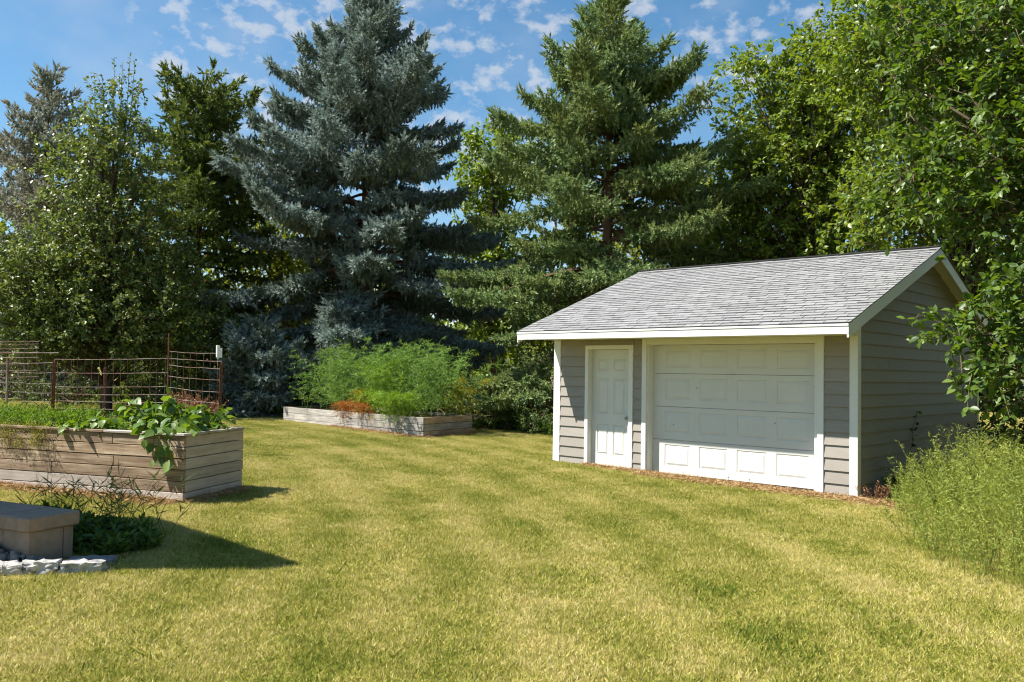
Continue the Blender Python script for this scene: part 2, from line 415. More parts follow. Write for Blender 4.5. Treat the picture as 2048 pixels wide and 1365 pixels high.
# far walls nobody sees from here, still walls
mb = MB(); mb.box(SX0, SX0+.03, .1, SY1-.03, .02, 2.26); mb.box(SX0, SX1-.02, SY1-.03, SY1, .02, 2.26)
mb.box(-.03, -.001, .02, SY1-.03, .02, 2.26)
mb.build('wall', M['siding'], shed)
mb = MB(); n0 = [(-5.40, .05), (-5.40, SY1-.05)]
V = [(-5.41, -.0, 2.26), (-5.41, SY1, 2.26), (-5.41, RY, under(RY)), (-5.38, -.0, 2.26), (-5.38, SY1, 2.26), (-5.38, RY, under(RY))]
mb.add(V, [(0, 2, 1), (3, 4, 5), (0, 1, 4, 3), (1, 2, 5, 4), (2, 0, 3, 5)]); mb.build('gable', M['siding'], shed)
for q in ((-5.303, -4.72, .02), (-3.73, -3.46, .02), (-.47, -.02, .02), (-4.719, -3.731, 2.122)):
    mb = MB(); mb.box(q[0], q[1], .0005, .03, q[2], 2.262); mb.build('wall_sheathing', M['siding'], shed)
# slab footing
mb = MB(); mb.box(SX0+.03, SX1-.05, .01, SY1-.05, -.25, .035); mb.box(-3.44, -.55, -.10, .01, -.2, .028); mb.build('footing', M['concrete'], shed, bevel=.01)
# trim
def trim(name, *b, mat='white', bev=.003):
    mb = MB(); mb.box(*b); return mb.build(name, M[mat], shed, bevel=bev)
trim('corner_board', -.090, .026, -.026, 0, .012, 2.262); trim('corner_board', .0, .026, .0005, .09, .012, 2.40)
trim('corner_board', -5.43, -5.303, -.026, 0, .02, 2.262); trim('corner_board', -5.456, -5.43, -.026, .09, .02, 2.262)
trim('corner_board', 0, .026, SY1-.09, SY1+.02, .012, 2.40)
# entry door
trim('door_frame', -4.733, -4.662, -.034, 0, .03, 2.163); trim('door_frame', -3.797, -3.717, -.034, 0, .03, 2.163)
trim('door_frame', -4.662, -3.797, -.034, 0, 2.095, 2.163)
trim('door_jamb', -4.690, -4.660, .001, .13, .04, 2.10); trim('door_jamb', -3.835, -3.797, .001, .13, .04, 2.10); trim('door_jamb', -4.66, -3.835, .001, .13, 2.093, 2.12)
trim('door_sill', -4.67, -3.81, -.045, .13, .02, .052)
def panel_field(mb_slab, X0, X1, Z0, Z1, y, panels, thick=.04):
    """front skin of a door with holes where the raised panels go"""
    xs = sorted({X0, X1, *[p[0] for p in panels], *[p[1] for p in panels]}); zs = sorted({Z0, Z1, *[p[2] for p in panels], *[p[3] for p in panels]})
    for i in range(len(xs)-1):
        for j in range(len(zs)-1):
            cx, cz = (xs[i]+xs[i+1])/2, (zs[j]+zs[j+1])/2
            if any(p[0] < cx < p[1] and p[2] < cz < p[3] for p in panels): continue
            mb_slab.add([(xs[i], y, zs[j]), (xs[i+1], y, zs[j]), (xs[i+1], y, zs[j+1]), (xs[i], y, zs[j+1])], [(0, 1, 2, 3)])
    a, b = y, y+thick
    mb_slab.add([(X0,a,Z0),(X1,a,Z0),(X1,a,Z1),(X0,a,Z1),(X0,b,Z0),(X1,b,Z0),(X1,b,Z1),(X0,b,Z1)], [(0,4,5,1),(1,5,6,2),(2,6,7,3),(3,7,4,0),(4,7,6,5)])
def raised_panel(x0, x1, z0, z1, y, ins, dep, mat, parent, name='panel'):
    mb = MB(); rings = [(0, 0), (ins*.45, dep), (ins*.8, dep), (ins*1.9, -.001)]
    V = []
    for i, d in rings: V += [(x0+i, y+d, z0+i), (x1-i, y+d, z0+i), (x1-i, y+d, z1-i), (x0+i, y+d, z1-i)]
    F = [(r*4+k, r*4+(k+1) % 4, (r+1)*4+(k+1) % 4, (r+1)*4+k) for r in range(len(rings)-1) for k in range(4)]
    q = 4*(len(rings)-1); F.append((q, q+1, q+2, q+3)); mb.add(V, F); return mb.build(name, mat, parent)
def build_entry_door():
    X0, X1, Z0, Z1, y = -4.657, -3.838, .058, 2.09, .085
    sx = [(X0+.115, X0+.36), (X0+.46, X0+.705)]; sz = [(.27, .80), (.98, 1.59), (1.72, 1.93)]
    pans = [(a, b, c, d) for a, b in sx for c, d in sz]
    mb = MB(); panel_field(mb, X0, X1, Z0, Z1, y, pans); d = mb.build('entry_door', M['door_white'], shed)
    for p in pans: raised_panel(*p, y, .024, .012, M['door_white'], d)
    k = MB(); c = np.array([-3.895, y, .925])
    k.tube([c+(0, -.001, 0), c+(0, -.008, 0)], .033, 14); k.tube([c+(0, -.008, 0), c+(0, -.035, 0)], .011, 10)
    k.tube([c+(0, -.032, 0), c+(0, -.036, 0), c+(0, -.048, 0), c+(0, -.060, 0), c+(0, -.066, 0)], [.012, .022, .028, .024, .010], 14)
    k.build('door_knob', M['metal'], d, smooth=True)
build_entry_door()
# garage door
trim('garage_jamb', -3.535, -3.449, -.034, .0, .018, 2.262); trim('garage_jamb', -3.475, -3.430, .001, .22, .018, 2.20)
trim('garage_jamb', -.545, -.452, -.034, .0, .02, 2.262); trim('garage_jamb', -.60, -.545, .001, .22, .02, 2.20)
trim('garage_head', -3.449, -.545, -.030, .0, 2.182, 2.262); trim('garage_head', -3.43, -.60, .001, .22, 2.165, 2.20)
def build_garage_door():
    X0, X1, y = -3.428, -.602, .155; hs = [.062, .603, 1.145, 1.687, 2.164]
    zz = [.062, .611, 1.152, 1.695, 2.163]
    mb = MB(); mb.box(X0, X1, y-.006, y+.04, .036, .061); gd = mb.build('garage_door', M['rubber'], shed)
    px = [(-3.197, -2.722), (-2.553, -2.058), (-1.895, -1.404), (-1.246, -.745)]
    for j in range(4):
        z0, z1 = zz[j]+.003, zz[j+1]-.003
        pz = (z0+.115, z1-.075) if j < 3 else (z0+.09, z1-.07)
        pans = [(a, b, *pz) for a, b in px]
        mb = MB(); panel_field(mb, X0, X1, z0, z1, y, pans); mb.build('door_section', M['door_white'], gd)
        for p in pans: raised_panel(*p, y, .028, .010, M['door_white'], gd)
    for (x, z) in [(-3.03, .86), (-1.27, .98), (-2.6, 1.47), (-2.03, .105), (-1.68, .10), (-.66, 1.54)]:
        mb = MB(); mb.tube([(x, y-.0005, z), (x, y-.006, z)], .009, 8); mb.build('bolt_head', M['rubber'], gd)
    mb = MB(); mb.box(X0+.01, X1-.01, y+.06, y+.08, .04, 2.2); mb.build('backing', M['rubber'], gd)
build_garage_door()
# roof
roof_mb = MB()
def slab(x0, x1, ya, yb, t0, t1):
    """a sloped slab between two y values, offset t0..t1 below the roof surface"""
    V = [(x, y, roof_top(y)-t) for t in (t1, t0) for x, y in ((x0, ya), (x1, ya), (x1, yb), (x0, yb))]
    return V, [(0,3,2,1),(4,5,6,7),(0,1,5,4),(1,2,6,5),(2,3,7,6),(3,0,4,7)]
V, F = slab(RX0+.03, RX1-.03, EY0+.02, RY-.001, .02, .13); roof_mb.add(V, F)
V, F = slab(RX0+.03, RX1-.03, RY+.001, EY1-.02, .02, .13); roof_mb.add(V, F)
roof = roof_mb.build('roof', M['white'], shed)
mb = MB(); V, F = slab(RX0, RX1, EY0-.012, RY, .006, .0195); mb.add(V, F); V, F = slab(RX0, RX1, RY, EY1+.012, .006, .0195); mb.add(V, F); mb.build('underlay', M['felt'], roof)
def rake(x0, x1):
    for ya, yb in ((EY0, RY), (RY, EY1)):
        mb = MB(); V, F = slab(x0, x1, ya, yb, .0205, .20)
        # plumb cut at the eave
        mb.add(V, F); mb.build('rake_board', M['white'], roof, bevel=.003)
rake(RX1-.028, RX1-.002); rake(RX0+.002, RX0+.028)
mb = MB(); mb.box(RX0+.002, RX1-.002, EY0-.003, EY0+.018, 2.243, 2.345); mb.build('fascia', M['white'], roof, bevel=.003)
mb = MB(); mb.box(RX0, RX1-.001, EY0-.013, EY0+.01, 2.3475, 2.379); mb.build('drip_board', M['white'], roof, bevel=.003)
mb = MB(); mb.box(RX0+.002, RX1-.002, EY1-.018, EY1+.003, 2.243, 2.375); mb.build('fascia', M['white'], roof)
mb = MB(); mb.box(-5.43, .0, EY0+.018, .0, 2.263, 2.28); mb.build('soffit', M['white'], roof)
mb = MB(); mb.box(-5.43, .0, SY1, EY1-.018, 2.263, 2.28); mb.build('soffit', M['white'], roof)
for xa, xb in ((.001, .0255), (-5.4555, -5.4305)):       # boxed ends of the eave
    for ya, yb in ((EY0+.0185, -.002), (SY1+.002, EY1-.0185)):
        mb = MB(); lo = 2.262; pts = [(ya, lo), (yb, lo), (yb, roof_top(yb)-.132), (ya, max(lo+.004, roof_top(ya)-.135))]
        V = [(xa, y, z) for y, z in pts]+[(xb, y, z) for y, z in pts]
        mb.add(V, [(0,1,2,3),(7,6,5,4),(1,0,4,5),(2,1,5,6),(3,2,6,7),(0,3,7,4)]); mb.build('eave_return', M['white'], roof)
# shingles: tabs with staggered joints, each course lapping the one below
def build_shingles():
    expo = .128; slen = math.hypot(RY-EY0, SL*(RY-EY0)); ca = (RY-EY0)/slen; sa = SL*ca
    tabw = .305; rg = np.random.default_rng(3)
    def tabmesh(w, name, band=1.):
        mb = MB(); h = expo+.012; g = .0055; e = .021*band
        mb.add([(g,0,.0),(w-g,0,.0),(w-g,h,-.001),(g,h,-.001),(g,0,.0085),(w-g,0,.0085),(w-g,h,.0015),(g,h,.0015),(g,e,.0075),(w-g,e,.0075)],
               [(0,3,2,1),(8,9,6,7),(1,2,6,9,5),(2,3,7,6),(3,0,4,8,7),(0,1,5,4),(4,5,9,8)]); return mb
    def darken(me, k=7):
        me.materials.append(M['shingle']); me.materials.append(M['shingle_edge'])
        idx = np.zeros(len(me.polygons), np.int32); idx[5::k] = 1; idx[6::k] = 1; return idx
    items = []
    ncourse = int((slen+.012)/expo)+1
    for c in range(ncourse):
        s = -.012+c*expo; off = (c % 2)*tabw*.5+rg.uniform(-.02, .02)+(c % 3)*.03
        x = RX0-.012-off; 
        while x < RX1+.012:
            a, b = max(x, RX0-.012), min(x+tabw, RX1+.012)
            if b-a > .03: items.append((a, b-a, s))
            x += tabw
    fulls = []
    for bd in (.35, .8, 1., 1.2):
        full = tabmesh(tabw, 'shingle', bd).mesh('shingle'); full.polygons.foreach_set('material_index', darken(full)); fulls.append(full)
    def P(x, s): y = EY0+s*ca; return np.array([x, y, EZ+s*sa-.006])
    items.sort(key=lambda t: np.linalg.norm(P(t[0]+t[1]/2, t[2])-CAM))
    R = Matrix(((1,0,0,0),(0,ca,-sa,0),(0,sa,ca,0),(0,0,0,1)))
    fld = MB(); n = 0
    for a, w, s in items:
        p = P(a, s); j = rg.uniform(-.0015, .003)
        if n < 300 and abs(w-tabw) < 1e-6:
            o = link('shingle', fulls[rg.integers(0, 4)], None, roof); o.matrix_parent_inverse = Matrix.Translation(roof.location).inverted()
            o.matrix_basis = Matrix.Translation((p[0], p[1], p[2]+j))@R; n += 1
        else:
            t = tabmesh(w, 's', rg.choice([.35, .8, 1., 1.2])); V = [(p[0]+v[0], p[1]+v[1]*ca-v[2]*sa, p[2]+j+v[1]*sa+v[2]*ca) for v in t.v]
            fld.add(V, t.f, rg.random())
    nband = len(fld.f)//7*7
    for c in range(ncourse):                                     # the slope facing away
        s = -.012+c*expo; y = EY1-s*ca; z = EZ+s*sa-.006; V = []
        for x in (RX0-.012, RX1+.012): V += [(x, y, z), (x, y, z+.0085), (x, y-(expo+.01)*ca, z+(expo+.01)*sa+.001)]
        fld.add(V, [(0,1,4,3),(1,2,5,4),(0,3,5,2)], rg.random())
    o = fld.build('shingle_field', M['shingle_f'], roof); o['kind'] = 'stuff'; o.data.materials.append(M['shingle_edge'])
    idx = np.zeros(len(o.data.polygons), np.int32); idx[5:nband:7] = 1; idx[6:nband:7] = 1; o.data.polygons.foreach_set('material_index', idx)
    x = RX0-.012; k = 0                                            # ridge caps
    while x < RX1:
        w = min(.3, RX1+.012-x); mb = MB(); t = .010+.004*(k % 2)
        mb.add([(x,RY-.13,roof_top(RY-.13)+t),(x+w,RY-.13,roof_top(RY-.13)+t),(x+w,RY,RZ+t+.004),(x,RY,RZ+t+.004),(x,RY+.13,roof_top(RY+.13)+t),(x+w,RY+.13,roof_top(RY+.13)+t)],
               [(0,1,2,3),(3,2,5,4)], rg.random()); mb.build('ridge_cap', M['shingle_f'], roof); x += w; k += 1
build_shingles()

# ------------------------------------------------------------------ trees
SH_V = []; SH_F = []
_rg = np.random.default_rng(1)
for i in range(7):                                                # a needle shoot, axis +Z
    a = i*2.399; z = .0+.62*(i/7); c, s = math.cos(a), math.sin(a); r = .25-.07*(i/7); zt = z+.30; w = .095
    n0 = len(SH_V); SH_V += [(-s*w, c*w, z-.04), (s*w, -c*w, z+.10), (c*r, s*r, zt)]; SH_F.append((n0, n0+1, n0+2))
n0 = len(SH_V); SH_V += [(-.09, 0, .45), (.09, 0, .45), (0, .0, 1.0)]; SH_F.append((n0, n0+1, n0+2))
SH_V = np.array(SH_V, float); SH_F = np.array(SH_F)
LEAF_V = np.array([(0,0,0),(.27,.06,.28),(.27,.07,.58),(0,-.06,1.0),(-.27,.07,.58),(-.27,.06,.28),(0,0,.5)], float)
LEAF_F = np.array([(0,1,2,6),(6,2,3,3),(0,6,4,5),(6,3,4,4)])
LEAF_F3 = np.array([(0,1,6),(1,2,6),(2,3,6),(6,3,4),(6,4,5),(0,6,5)])
DIA_V = np.array([(0,0,0),(.32,.08,.45),(0,-.04,1.0),(-.32,.08,.45)], float); DIA_F = np.array([(0,1,2),(0,2,3)])

def tube_np(list_of):                                             # many thin tubes -> MB
    mb = MB()
    for pts, rad, n in list_of: mb.tube(pts, rad, n, cap=False)
    return mb
def spruce(name, label, base, H, R, seed, mat, zmin=.25, shoot=.26, whorl=.52, nb=6, sec=.2, dead=0, prof=((0, 1), (1, 0)), up_top=55., bark='bark_red', dens=1., fat=1., group='spruce trees along the back of the yard'):
    rg = np.random.default_rng(seed); base = np.asarray(base, float)
    root = thing(name, label, 'tree', base, group)
    tubes = [([base+(0, 0, z if z else -.1) for z in np.linspace(0, H*.985, 14)], list(np.linspace(H*.016+.03, .012, 14)), 9)]
    POS = []; DIR = []; LEN = []; dead_t = []; Z = np.array([0, 0, 1.])
    px = [q[0] for q in prof]; py = [q[1] for q in prof]
    def put(p, d, l): POS.append(p.reshape(-1, 3)); DIR.append(d.reshape(-1, 3)); LEN.append(np.ravel(l))
    z = zmin
    while z < H*.985:
        t = z/H; n = nb if t < .8 else max(4, nb-2); a0 = rg.uniform(0, 6.28)
        for k in range(n):
            az = a0+k*2*math.pi/n+rg.normal(0, .18); zz = z+rg.uniform(-.24, .24)
            L = R*float(np.interp(t, px, py))*rg.choice([rg.uniform(.45, .8), rg.uniform(.8, 1.22)], p=[.35, .65])+.15
            h = np.array([math.cos(az), math.sin(az), 0]); side = np.array([-h[1], h[0], 0])
            el = math.radians(-12+(up_top+12)*t**1.5+rg.normal(0, 5)); ds = .16; m = max(3, int(L/ds)); f = np.arange(m)/m
            E = el-math.radians(20)*np.sin(f*2.4)+math.radians(48)*np.maximum(0, f-.55)
            P = np.vstack([[base+Z*zz], base+Z*zz+np.cumsum(ds*(h*np.cos(E)[:, None]+Z*np.sin(E)[:, None]), 0)])
            Q = P[::3] if m > 6 else P; tubes.append((Q, list(np.linspace(.012+.012*L, .006, len(Q))), 4))
            i0 = max(1, int(m*(.26 if t < .7 else .05))); D = nrm(np.diff(P, axis=0)); j = np.arange(i0, m)
            c = P[j+1]; put(c, D[j]*.5+rg.normal(0, .45, c.shape)+Z*.5, shoot*rg.uniform(.8, 1.2, len(c)))
            put(np.repeat(P[m:m+1], 5, 0), D[-1]+rg.normal(0, .38, (5, 3))+Z*.35, shoot*rg.uniform(1.1, 1.8, 5))
            idx = np.arange(i0, m, max(1, round(sec/ds/dens)))
            idx = np.concatenate([idx, idx]); sg = np.where(np.arange(len(idx)) < len(idx)//2, 1., -1.); K = len(idx)
            sl = np.minimum(1.25, (.30*(L-idx*ds)+.24)*rg.uniform(.65, 1.3, K))
            d0 = nrm(h*.62+side*(sg*.85)[:, None]+Z*(np.tan(E[idx])*.6-.08+rg.normal(0, .14, K))[:, None])
            w = nrm(np.cross(d0, Z)); ns = max(3, int(sl.mean()/.105*dens)); g = (np.arange(ns)+rg.random((K, ns))*.6)/ns
            S = P[idx][:, None]+d0[:, None]*(sl[:, None]*g)[..., None]-Z*(.16*np.sin(g*2.6)*sl[:, None])[..., None]+rg.normal(0, .025, (K, ns, 3))
            alt = np.where(np.arange(ns) % 2, 1., -1.)[None, :, None]
            put(S, d0[:, None]*.9+w[:, None]*alt*.75+rg.normal(0, .25, S.shape)+Z*.15, shoot*rg.uniform(.75, 1.2, (K, ns)))
            mk = rg.random((K, ns)) < .8; q = S[mk]; put(q-Z*.03, np.broadcast_to(d0[:, None], S.shape)[mk]*.4+rg.normal(0, .3, q.shape)-Z, shoot*rg.uniform(.7, 1.25, len(q)))
            mk = rg.random((K, ns)) < .35; q = S[mk]; put(q, np.broadcast_to(d0[:, None], S.shape)[mk]*.5+rg.normal(0, .28, q.shape)+Z*.9, shoot*rg.uniform(.6, 1.1, len(q)))
            put(S[:, -1], d0+Z*.55+rg.normal(0, .2, d0.shape), shoot*rg.uniform(1.1, 1.7, K))
            if dead and t < .5 and rg.random() < dead:
                for q in range(8):
                    i = rg.integers(1, max(2, int(m*.6))); d = nrm(h*.5+side*rg.normal(0, .8)+Z*(-.25+rg.normal(0, .2))); l2 = rg.uniform(.4, 1.1)
                    dead_t.append(([P[i], P[i]+d*l2*.5, P[i]+d*l2-Z*.12], [.011, .007, .003], 3))
                    for w2 in range(5):
                        c = P[i]+d*l2*rg.uniform(.3, 1); dead_t.append(([c, c+nrm(rg.normal(0, 1, 3)+d-Z*.6)*rg.uniform(.12, .35)], [.006, .002], 3))
        z += whorl*(1-.4*t)*rg.uniform(.8, 1.2)
    tip = base+Z*H*.985
    put(tip+Z*rg.uniform(-.6, .1, (14, 1)), Z+rg.normal(0, .45, (14, 3)), np.full(14, shoot*1.3))
    pos = np.vstack(POS); dr = np.vstack(DIR); ln = np.concatenate(LEN)
    V, F = scatter(SH_V, SH_F, pos, dr, ln, width=shoot*fat*rg.uniform(.85, 1.2, len(ln)), rng=rg)
    tube_np(tubes).build('trunk', M[bark], root)
    c = link('crown', np_mesh('crown', V, F, np.repeat(rg.random(len(pos)), len(SH_F))), mat, root); c['kind'] = 'stuff'
    if dead_t: d = tube_np(dead_t).build('dead_twigs', M['deadtwig'], root); d['kind'] = 'stuff'
    return root, len(F)

def broadleaf(name, label, base, lobes, seed, mat, n_twig, per, leaf, trunk_r=.16, trunk_top=None, near=False, twl=.5, droop=.1, bias=.55, group=None, cat='tree', stems=1, gap=.35, upright=0, bark='bark', extra=None):
    """lobes: (centre, radii) of the crown; leaves sit on twigs that reach outward from limbs"""
    rg = np.random.default_rng(seed); base = np.asarray(base, float); root = thing(name, label, cat, base, group)
    C = np.array([l[0] for l in lobes], float); Rd = np.array([l[1] for l in lobes], float)
    wgt = (Rd.prod(1))**.75; wgt /= wgt.sum()
    k1 = rg.normal(size=(6, 3))*1.5; ph = rg.uniform(0, 6.28, 6)
    pts = []; outs = []
    while len(pts) < n_twig:
        i = rg.choice(len(C), p=wgt); d = nrm(rg.normal(size=3)); r = rg.random()**bias
        p = C[i]+d*Rd[i]*r*rg.uniform(.88, 1.08)
        nv = np.sin(k1@p+ph).sum()/6
        if nv < -gap and rg.random() < .85: continue
        if p[2] < float(G(p[0], p[1]))+.05: continue
        pts.append(p); outs.append(d*Rd[i]/Rd[i].max())
    pts = np.array(pts); outs = nrm(np.array(outs))
    if extra is not None: pts = np.vstack([pts, extra[0]]); outs = np.vstack([outs, nrm(extra[1])])
    N = len(pts)
    tdir = nrm(outs*.8+rg.normal(0, .55, (N, 3))+np.array([0, 0, .25+upright]))
    tl = twl*rg.uniform(.6, 1.3, N)
    tubes = []; top = trunk_top if trunk_top is not None else C[:, 2].max()-.3
    axis_xy = C[:, :2].mean(0)
    for s in range(stems):
        off = rg.normal(0, .25*(stems > 1), 2); f = np.linspace(0, 1, 10)
        sp_ = [np.array([base[0]+off[0]+(axis_xy[0]-base[0])*q**1.3+off[0]*2*q+.08*math.sin(5*q+s), base[1]+off[1]+(axis_xy[1]-base[1])*q**1.3+off[1]*2*q, base[2]-.1+(top-base[2])*q]) for q in f]
        tubes.append((sp_, list(np.linspace(trunk_r/max(1, stems**.5), .02, 10)), 9))
    sp_ = np.array(sp_)
    for i in rg.choice(N, min(N, max(12, N//14)), replace=False):       # limbs
        q = np.clip((pts[i, 2]-base[2])*.62+base[2]-.2, sp_[1, 2], sp_[-1, 2]); j = np.argmin(abs(sp_[:, 2]-q)); a = sp_[j]; b = pts[i]
        L = np.linalg.norm(b-a); mid = a*.5+b*.5+np.array([0, 0, .10*L])+rg.normal(0, .05*L, 3)
        bz = [(1-u)**2*a+2*u*(1-u)*mid+u*u*b for u in np.linspace(0, 1, 6)]; tubes.append((bz, list(np.linspace(min(.08, .012+.010*L), .006, 6)), 5))
    tube_np(tubes).build('trunk', M[bark], root)
    tw = []
    for i in range(N):
        m_ = pts[i]+tdir[i]*tl[i]*.55+np.array([0, 0, .02]); e = pts[i]+tdir[i]*tl[i]-np.array([0, 0, droop*tl[i]]); tw.append(([pts[i]-tdir[i]*.15, m_, e], [.006, .004, .002], 3))
    o = tube_np(tw).build('twigs', M['twig'], root); o['kind'] = 'stuff'
    f = rg.random((N, per)); P = pts[:, None, :]+tdir[:, None, :]*(tl[:, None]*f)[:, :, None]-np.array([0, 0, 1.])*(droop*tl[:, None]*f*f)[:, :, None]
    P = P.reshape(-1, 3); n = len(P); sd = nrm(rg.normal(size=(n, 3))); td = np.repeat(tdir, per, 0)
    ld = nrm(td*.55+sd*.9+np.array([0, 0, -.30])); P = P+ld*leaf*.25
    up = nrm(np.repeat(outs, per, 0)*.35+np.array([0, 0, .75])+rg.normal(0, .42, (n, 3)))
    TV, TF = (LEAF_V, LEAF_F3) if near else (DIA_V, DIA_F)
    # scatter's normal is Y = z x X; choose 'up' so that the blade faces 'up'
    V, F = scatter(TV, TF, P, ld, leaf*rg.uniform(.6, 1.2, n), up=np.cross(ld, np.cross(up, ld)), rng=rg)
    c = link('crown', np_mesh('crown', V, F, np.repeat(rg.random(n), len(TF))), mat, root); c['kind'] = 'stuff'
    return root, len(F)

TRIS = {}
M['blue'] = foliage('blue_spruce_needles', [(.11, .145, .135), (.22, .28, .265), (.36, .43, .42)], .6, .2, .3, clump=(.10, .13, .075), clump_scale=.8)
M['green'] = foliage('green_spruce_needles', [(.085, .14, .052), (.155, .23, .088), (.265, .35, .145)], .6, .2, .3, clump=(.19, .21, .06), clump_scale=.7)
M['dark'] = foliage('dark_spruce_needles', [(.05, .08, .02), (.105, .145, .032), (.20, .245, .055)], .6, .2, .3)
M['greysp'] = foliage('grey_spruce_needles', [(.14, .16, .13), (.24, .26, .21), (.35, .36, .30)], .6, .2, .3, clump=(.24, .21, .15))
M['pear'] = foliage('pear_leaf', [(.055, .09, .018), (.095, .14, .026), (.15, .20, .045), (.24, .27, .10)], .42, .28, .45)
M['ash'] = foliage('ash_leaf', [(.09, .145, .02), (.15, .22, .032), (.24, .30, .06)], .4, .38, .45)
M['mulb'] = foliage('mulberry_leaf', [(.045, .09, .014), (.085, .15, .022), (.16, .23, .045)], .42, .38, .45)
M['lime'] = foliage('sunlit_leaf', [(.10, .14, .02), (.17, .21, .03), (.24, .26, .05)], .5, .4, .3)
M['under'] = foliage('undergrowth_leaf', [(.04, .07, .018), (.07, .115, .025), (.12, .17, .04)], .5, .25, .4)

b = col(724, 29.5)
r, TRIS['blue'] = spruce('blue_spruce', 'tall silvery blue spruce behind the bed of feathery asparagus', b, hz(724, -30, 29.5)-b[2], 5.1, 11, M['blue'], .3, .27, dead=.12, fat=1.08, whorl=.56, sec=.22, nb=6,
    prof=((0, .95), (.2, 1), (.37, .88), (.6, .74), (.725, .57), (.84, .32), (.95, .1), (1, 0)))
b = col(520, 26.2)
r, TRIS['young'] = spruce('young_spruce', 'small bushy blue spruce between the fence end and the asparagus bed', b, 2.5, 1.35, 17, M['blue'], .1, .24, whorl=.34, nb=6, fat=1.25, prof=((0, 1), (.5, .9), (.8, .6), (1, .1)))
b = col(1212, 25.0)
r, TRIS['green'] = spruce('green_spruce', 'tall yellow-green spruce rising behind the left end of the shed roof', b, hz(1212, -22, 25)-b[2], 4.2, 23, M['green'], .25, .25, dead=.6, fat=1.08, whorl=.6, sec=.22, nb=6,
    prof=((0, .98), (.25, 1.), (.4, 1.), (.52, .93), (.62, .8), (.74, .56), (.855, .27), (.95, .09), (1, 0)))
b = col(390, 32.0)
r, TRIS['dark'] = spruce('dark_spruce', 'dark green spruce between the pear tree and the blue spruce', b, hz(390, 190, 32)-b[2], 2.9, 31, M['dark'], 1., .29, fat=1.2, whorl=.62, sec=.25, dens=.85,
    prof=((0, 1.1), (.3, 1.), (.6, .95), (.85, .75), (1, .5)), up_top=40)
b = col(78, 37.0)
r, TRIS['grey'] = spruce('grey_spruce', 'greyish thin topped spruce at the left edge behind the pear tree', b, hz(78, 148, 37)-b[2], 4.0, 41, M['greysp'], .8, .31, fat=1.1, whorl=.75, sec=.3, dens=.8, dead=.4,
    prof=((0, 1), (.4, .85), (.7, .5), (.85, .3), (1, .04)))

# the pear tree with upright water shoots
b = col(215, 27.5); D = 27.5
def L3(u, v, d, r, dd=0): p = col(u, d+dd); return ((p[0], p[1], hz(u, v, d+dd)), r)
sh_pts = []; sh_dir = []
for (u, v0, v1) in [(185, 215, 148), (208, 215, 112), (225, 200, 125), (240, 200, 105), (250, 215, 118), (170, 240, 180), (262, 240, 170), (218, 190, 140)]:
    for v in np.arange(v0, v1, -14):
        q = L3(u+(v-v0)*.03, v, D, 0)[0]; sh_pts.append(q); sh_dir.append((0, 0, 1))
r, TRIS['pear'] = broadleaf('pear_tree', 'glossy leaved pear tree with upright shoots behind the wire fence', b,
    [(c, tuple(1.22*q for q in r_)) for c, r_ in (L3(215, 430, D, (1.8, 1.9, 2.5)), L3(215, 290, D, (.95, 1.0, 1.7)), L3(120, 560, D, (2.0, 1.8, 1.7)), L3(300, 590, D, (1.5, 1.6, 1.5)), L3(215, 640, D, (2.7, 2.0, 1.2)), L3(300, 690, D, (1.6, 1.5, .6)), L3(90, 690, D, (1.7, 1.5, .6)),
     L3(60, 640, D, (1.6, 1.6, 1.1)), L3(380, 660, D, (1.0, 1.3, .8)), L3(15, 560, D, (1.2, 1.2, 1.2)))],
    51, M['pear'], 3200, 20, .125, .17, bias=.6, twl=.55, gap=.28, upright=.35)
mbs = []
for (u, v0, v1) in [(185, 300, 148), (208, 300, 112), (225, 300, 125), (240, 300, 105), (250, 300, 118), (170, 300, 180), (262, 300, 170)]:
    a = np.array(L3(u*.7+215*.3, v0, D, 0)[0]); c = np.array(L3(u, v1, D, 0)[0]); mbs.append(([a, a*.4+c*.6+(.03, 0, 0), c], [.016, .009, .004], 4))
tube_np(mbs).build('water_shoots', M['twig'], r)
rg = np.random.default_rng(5); P = []; dd = []
for pts, _, _ in mbs:
    for f in np.linspace(.35, 1, 26): P.append(pts[0]*(1-f)+pts[2]*f); dd.append(nrm(rg.normal(0, 1, 3)*(1, 1, .3)+(0, 0, .5)))
V, F = scatter(LEAF_V, LEAF_F3, np.array(P), np.array(dd), .10, rng=rg); o = link('shoot_leaves', np_mesh('shoot_leaves', V, F, np.repeat(rg.random(len(P)), 6)), M['pear'], r); o['kind'] = 'stuff'

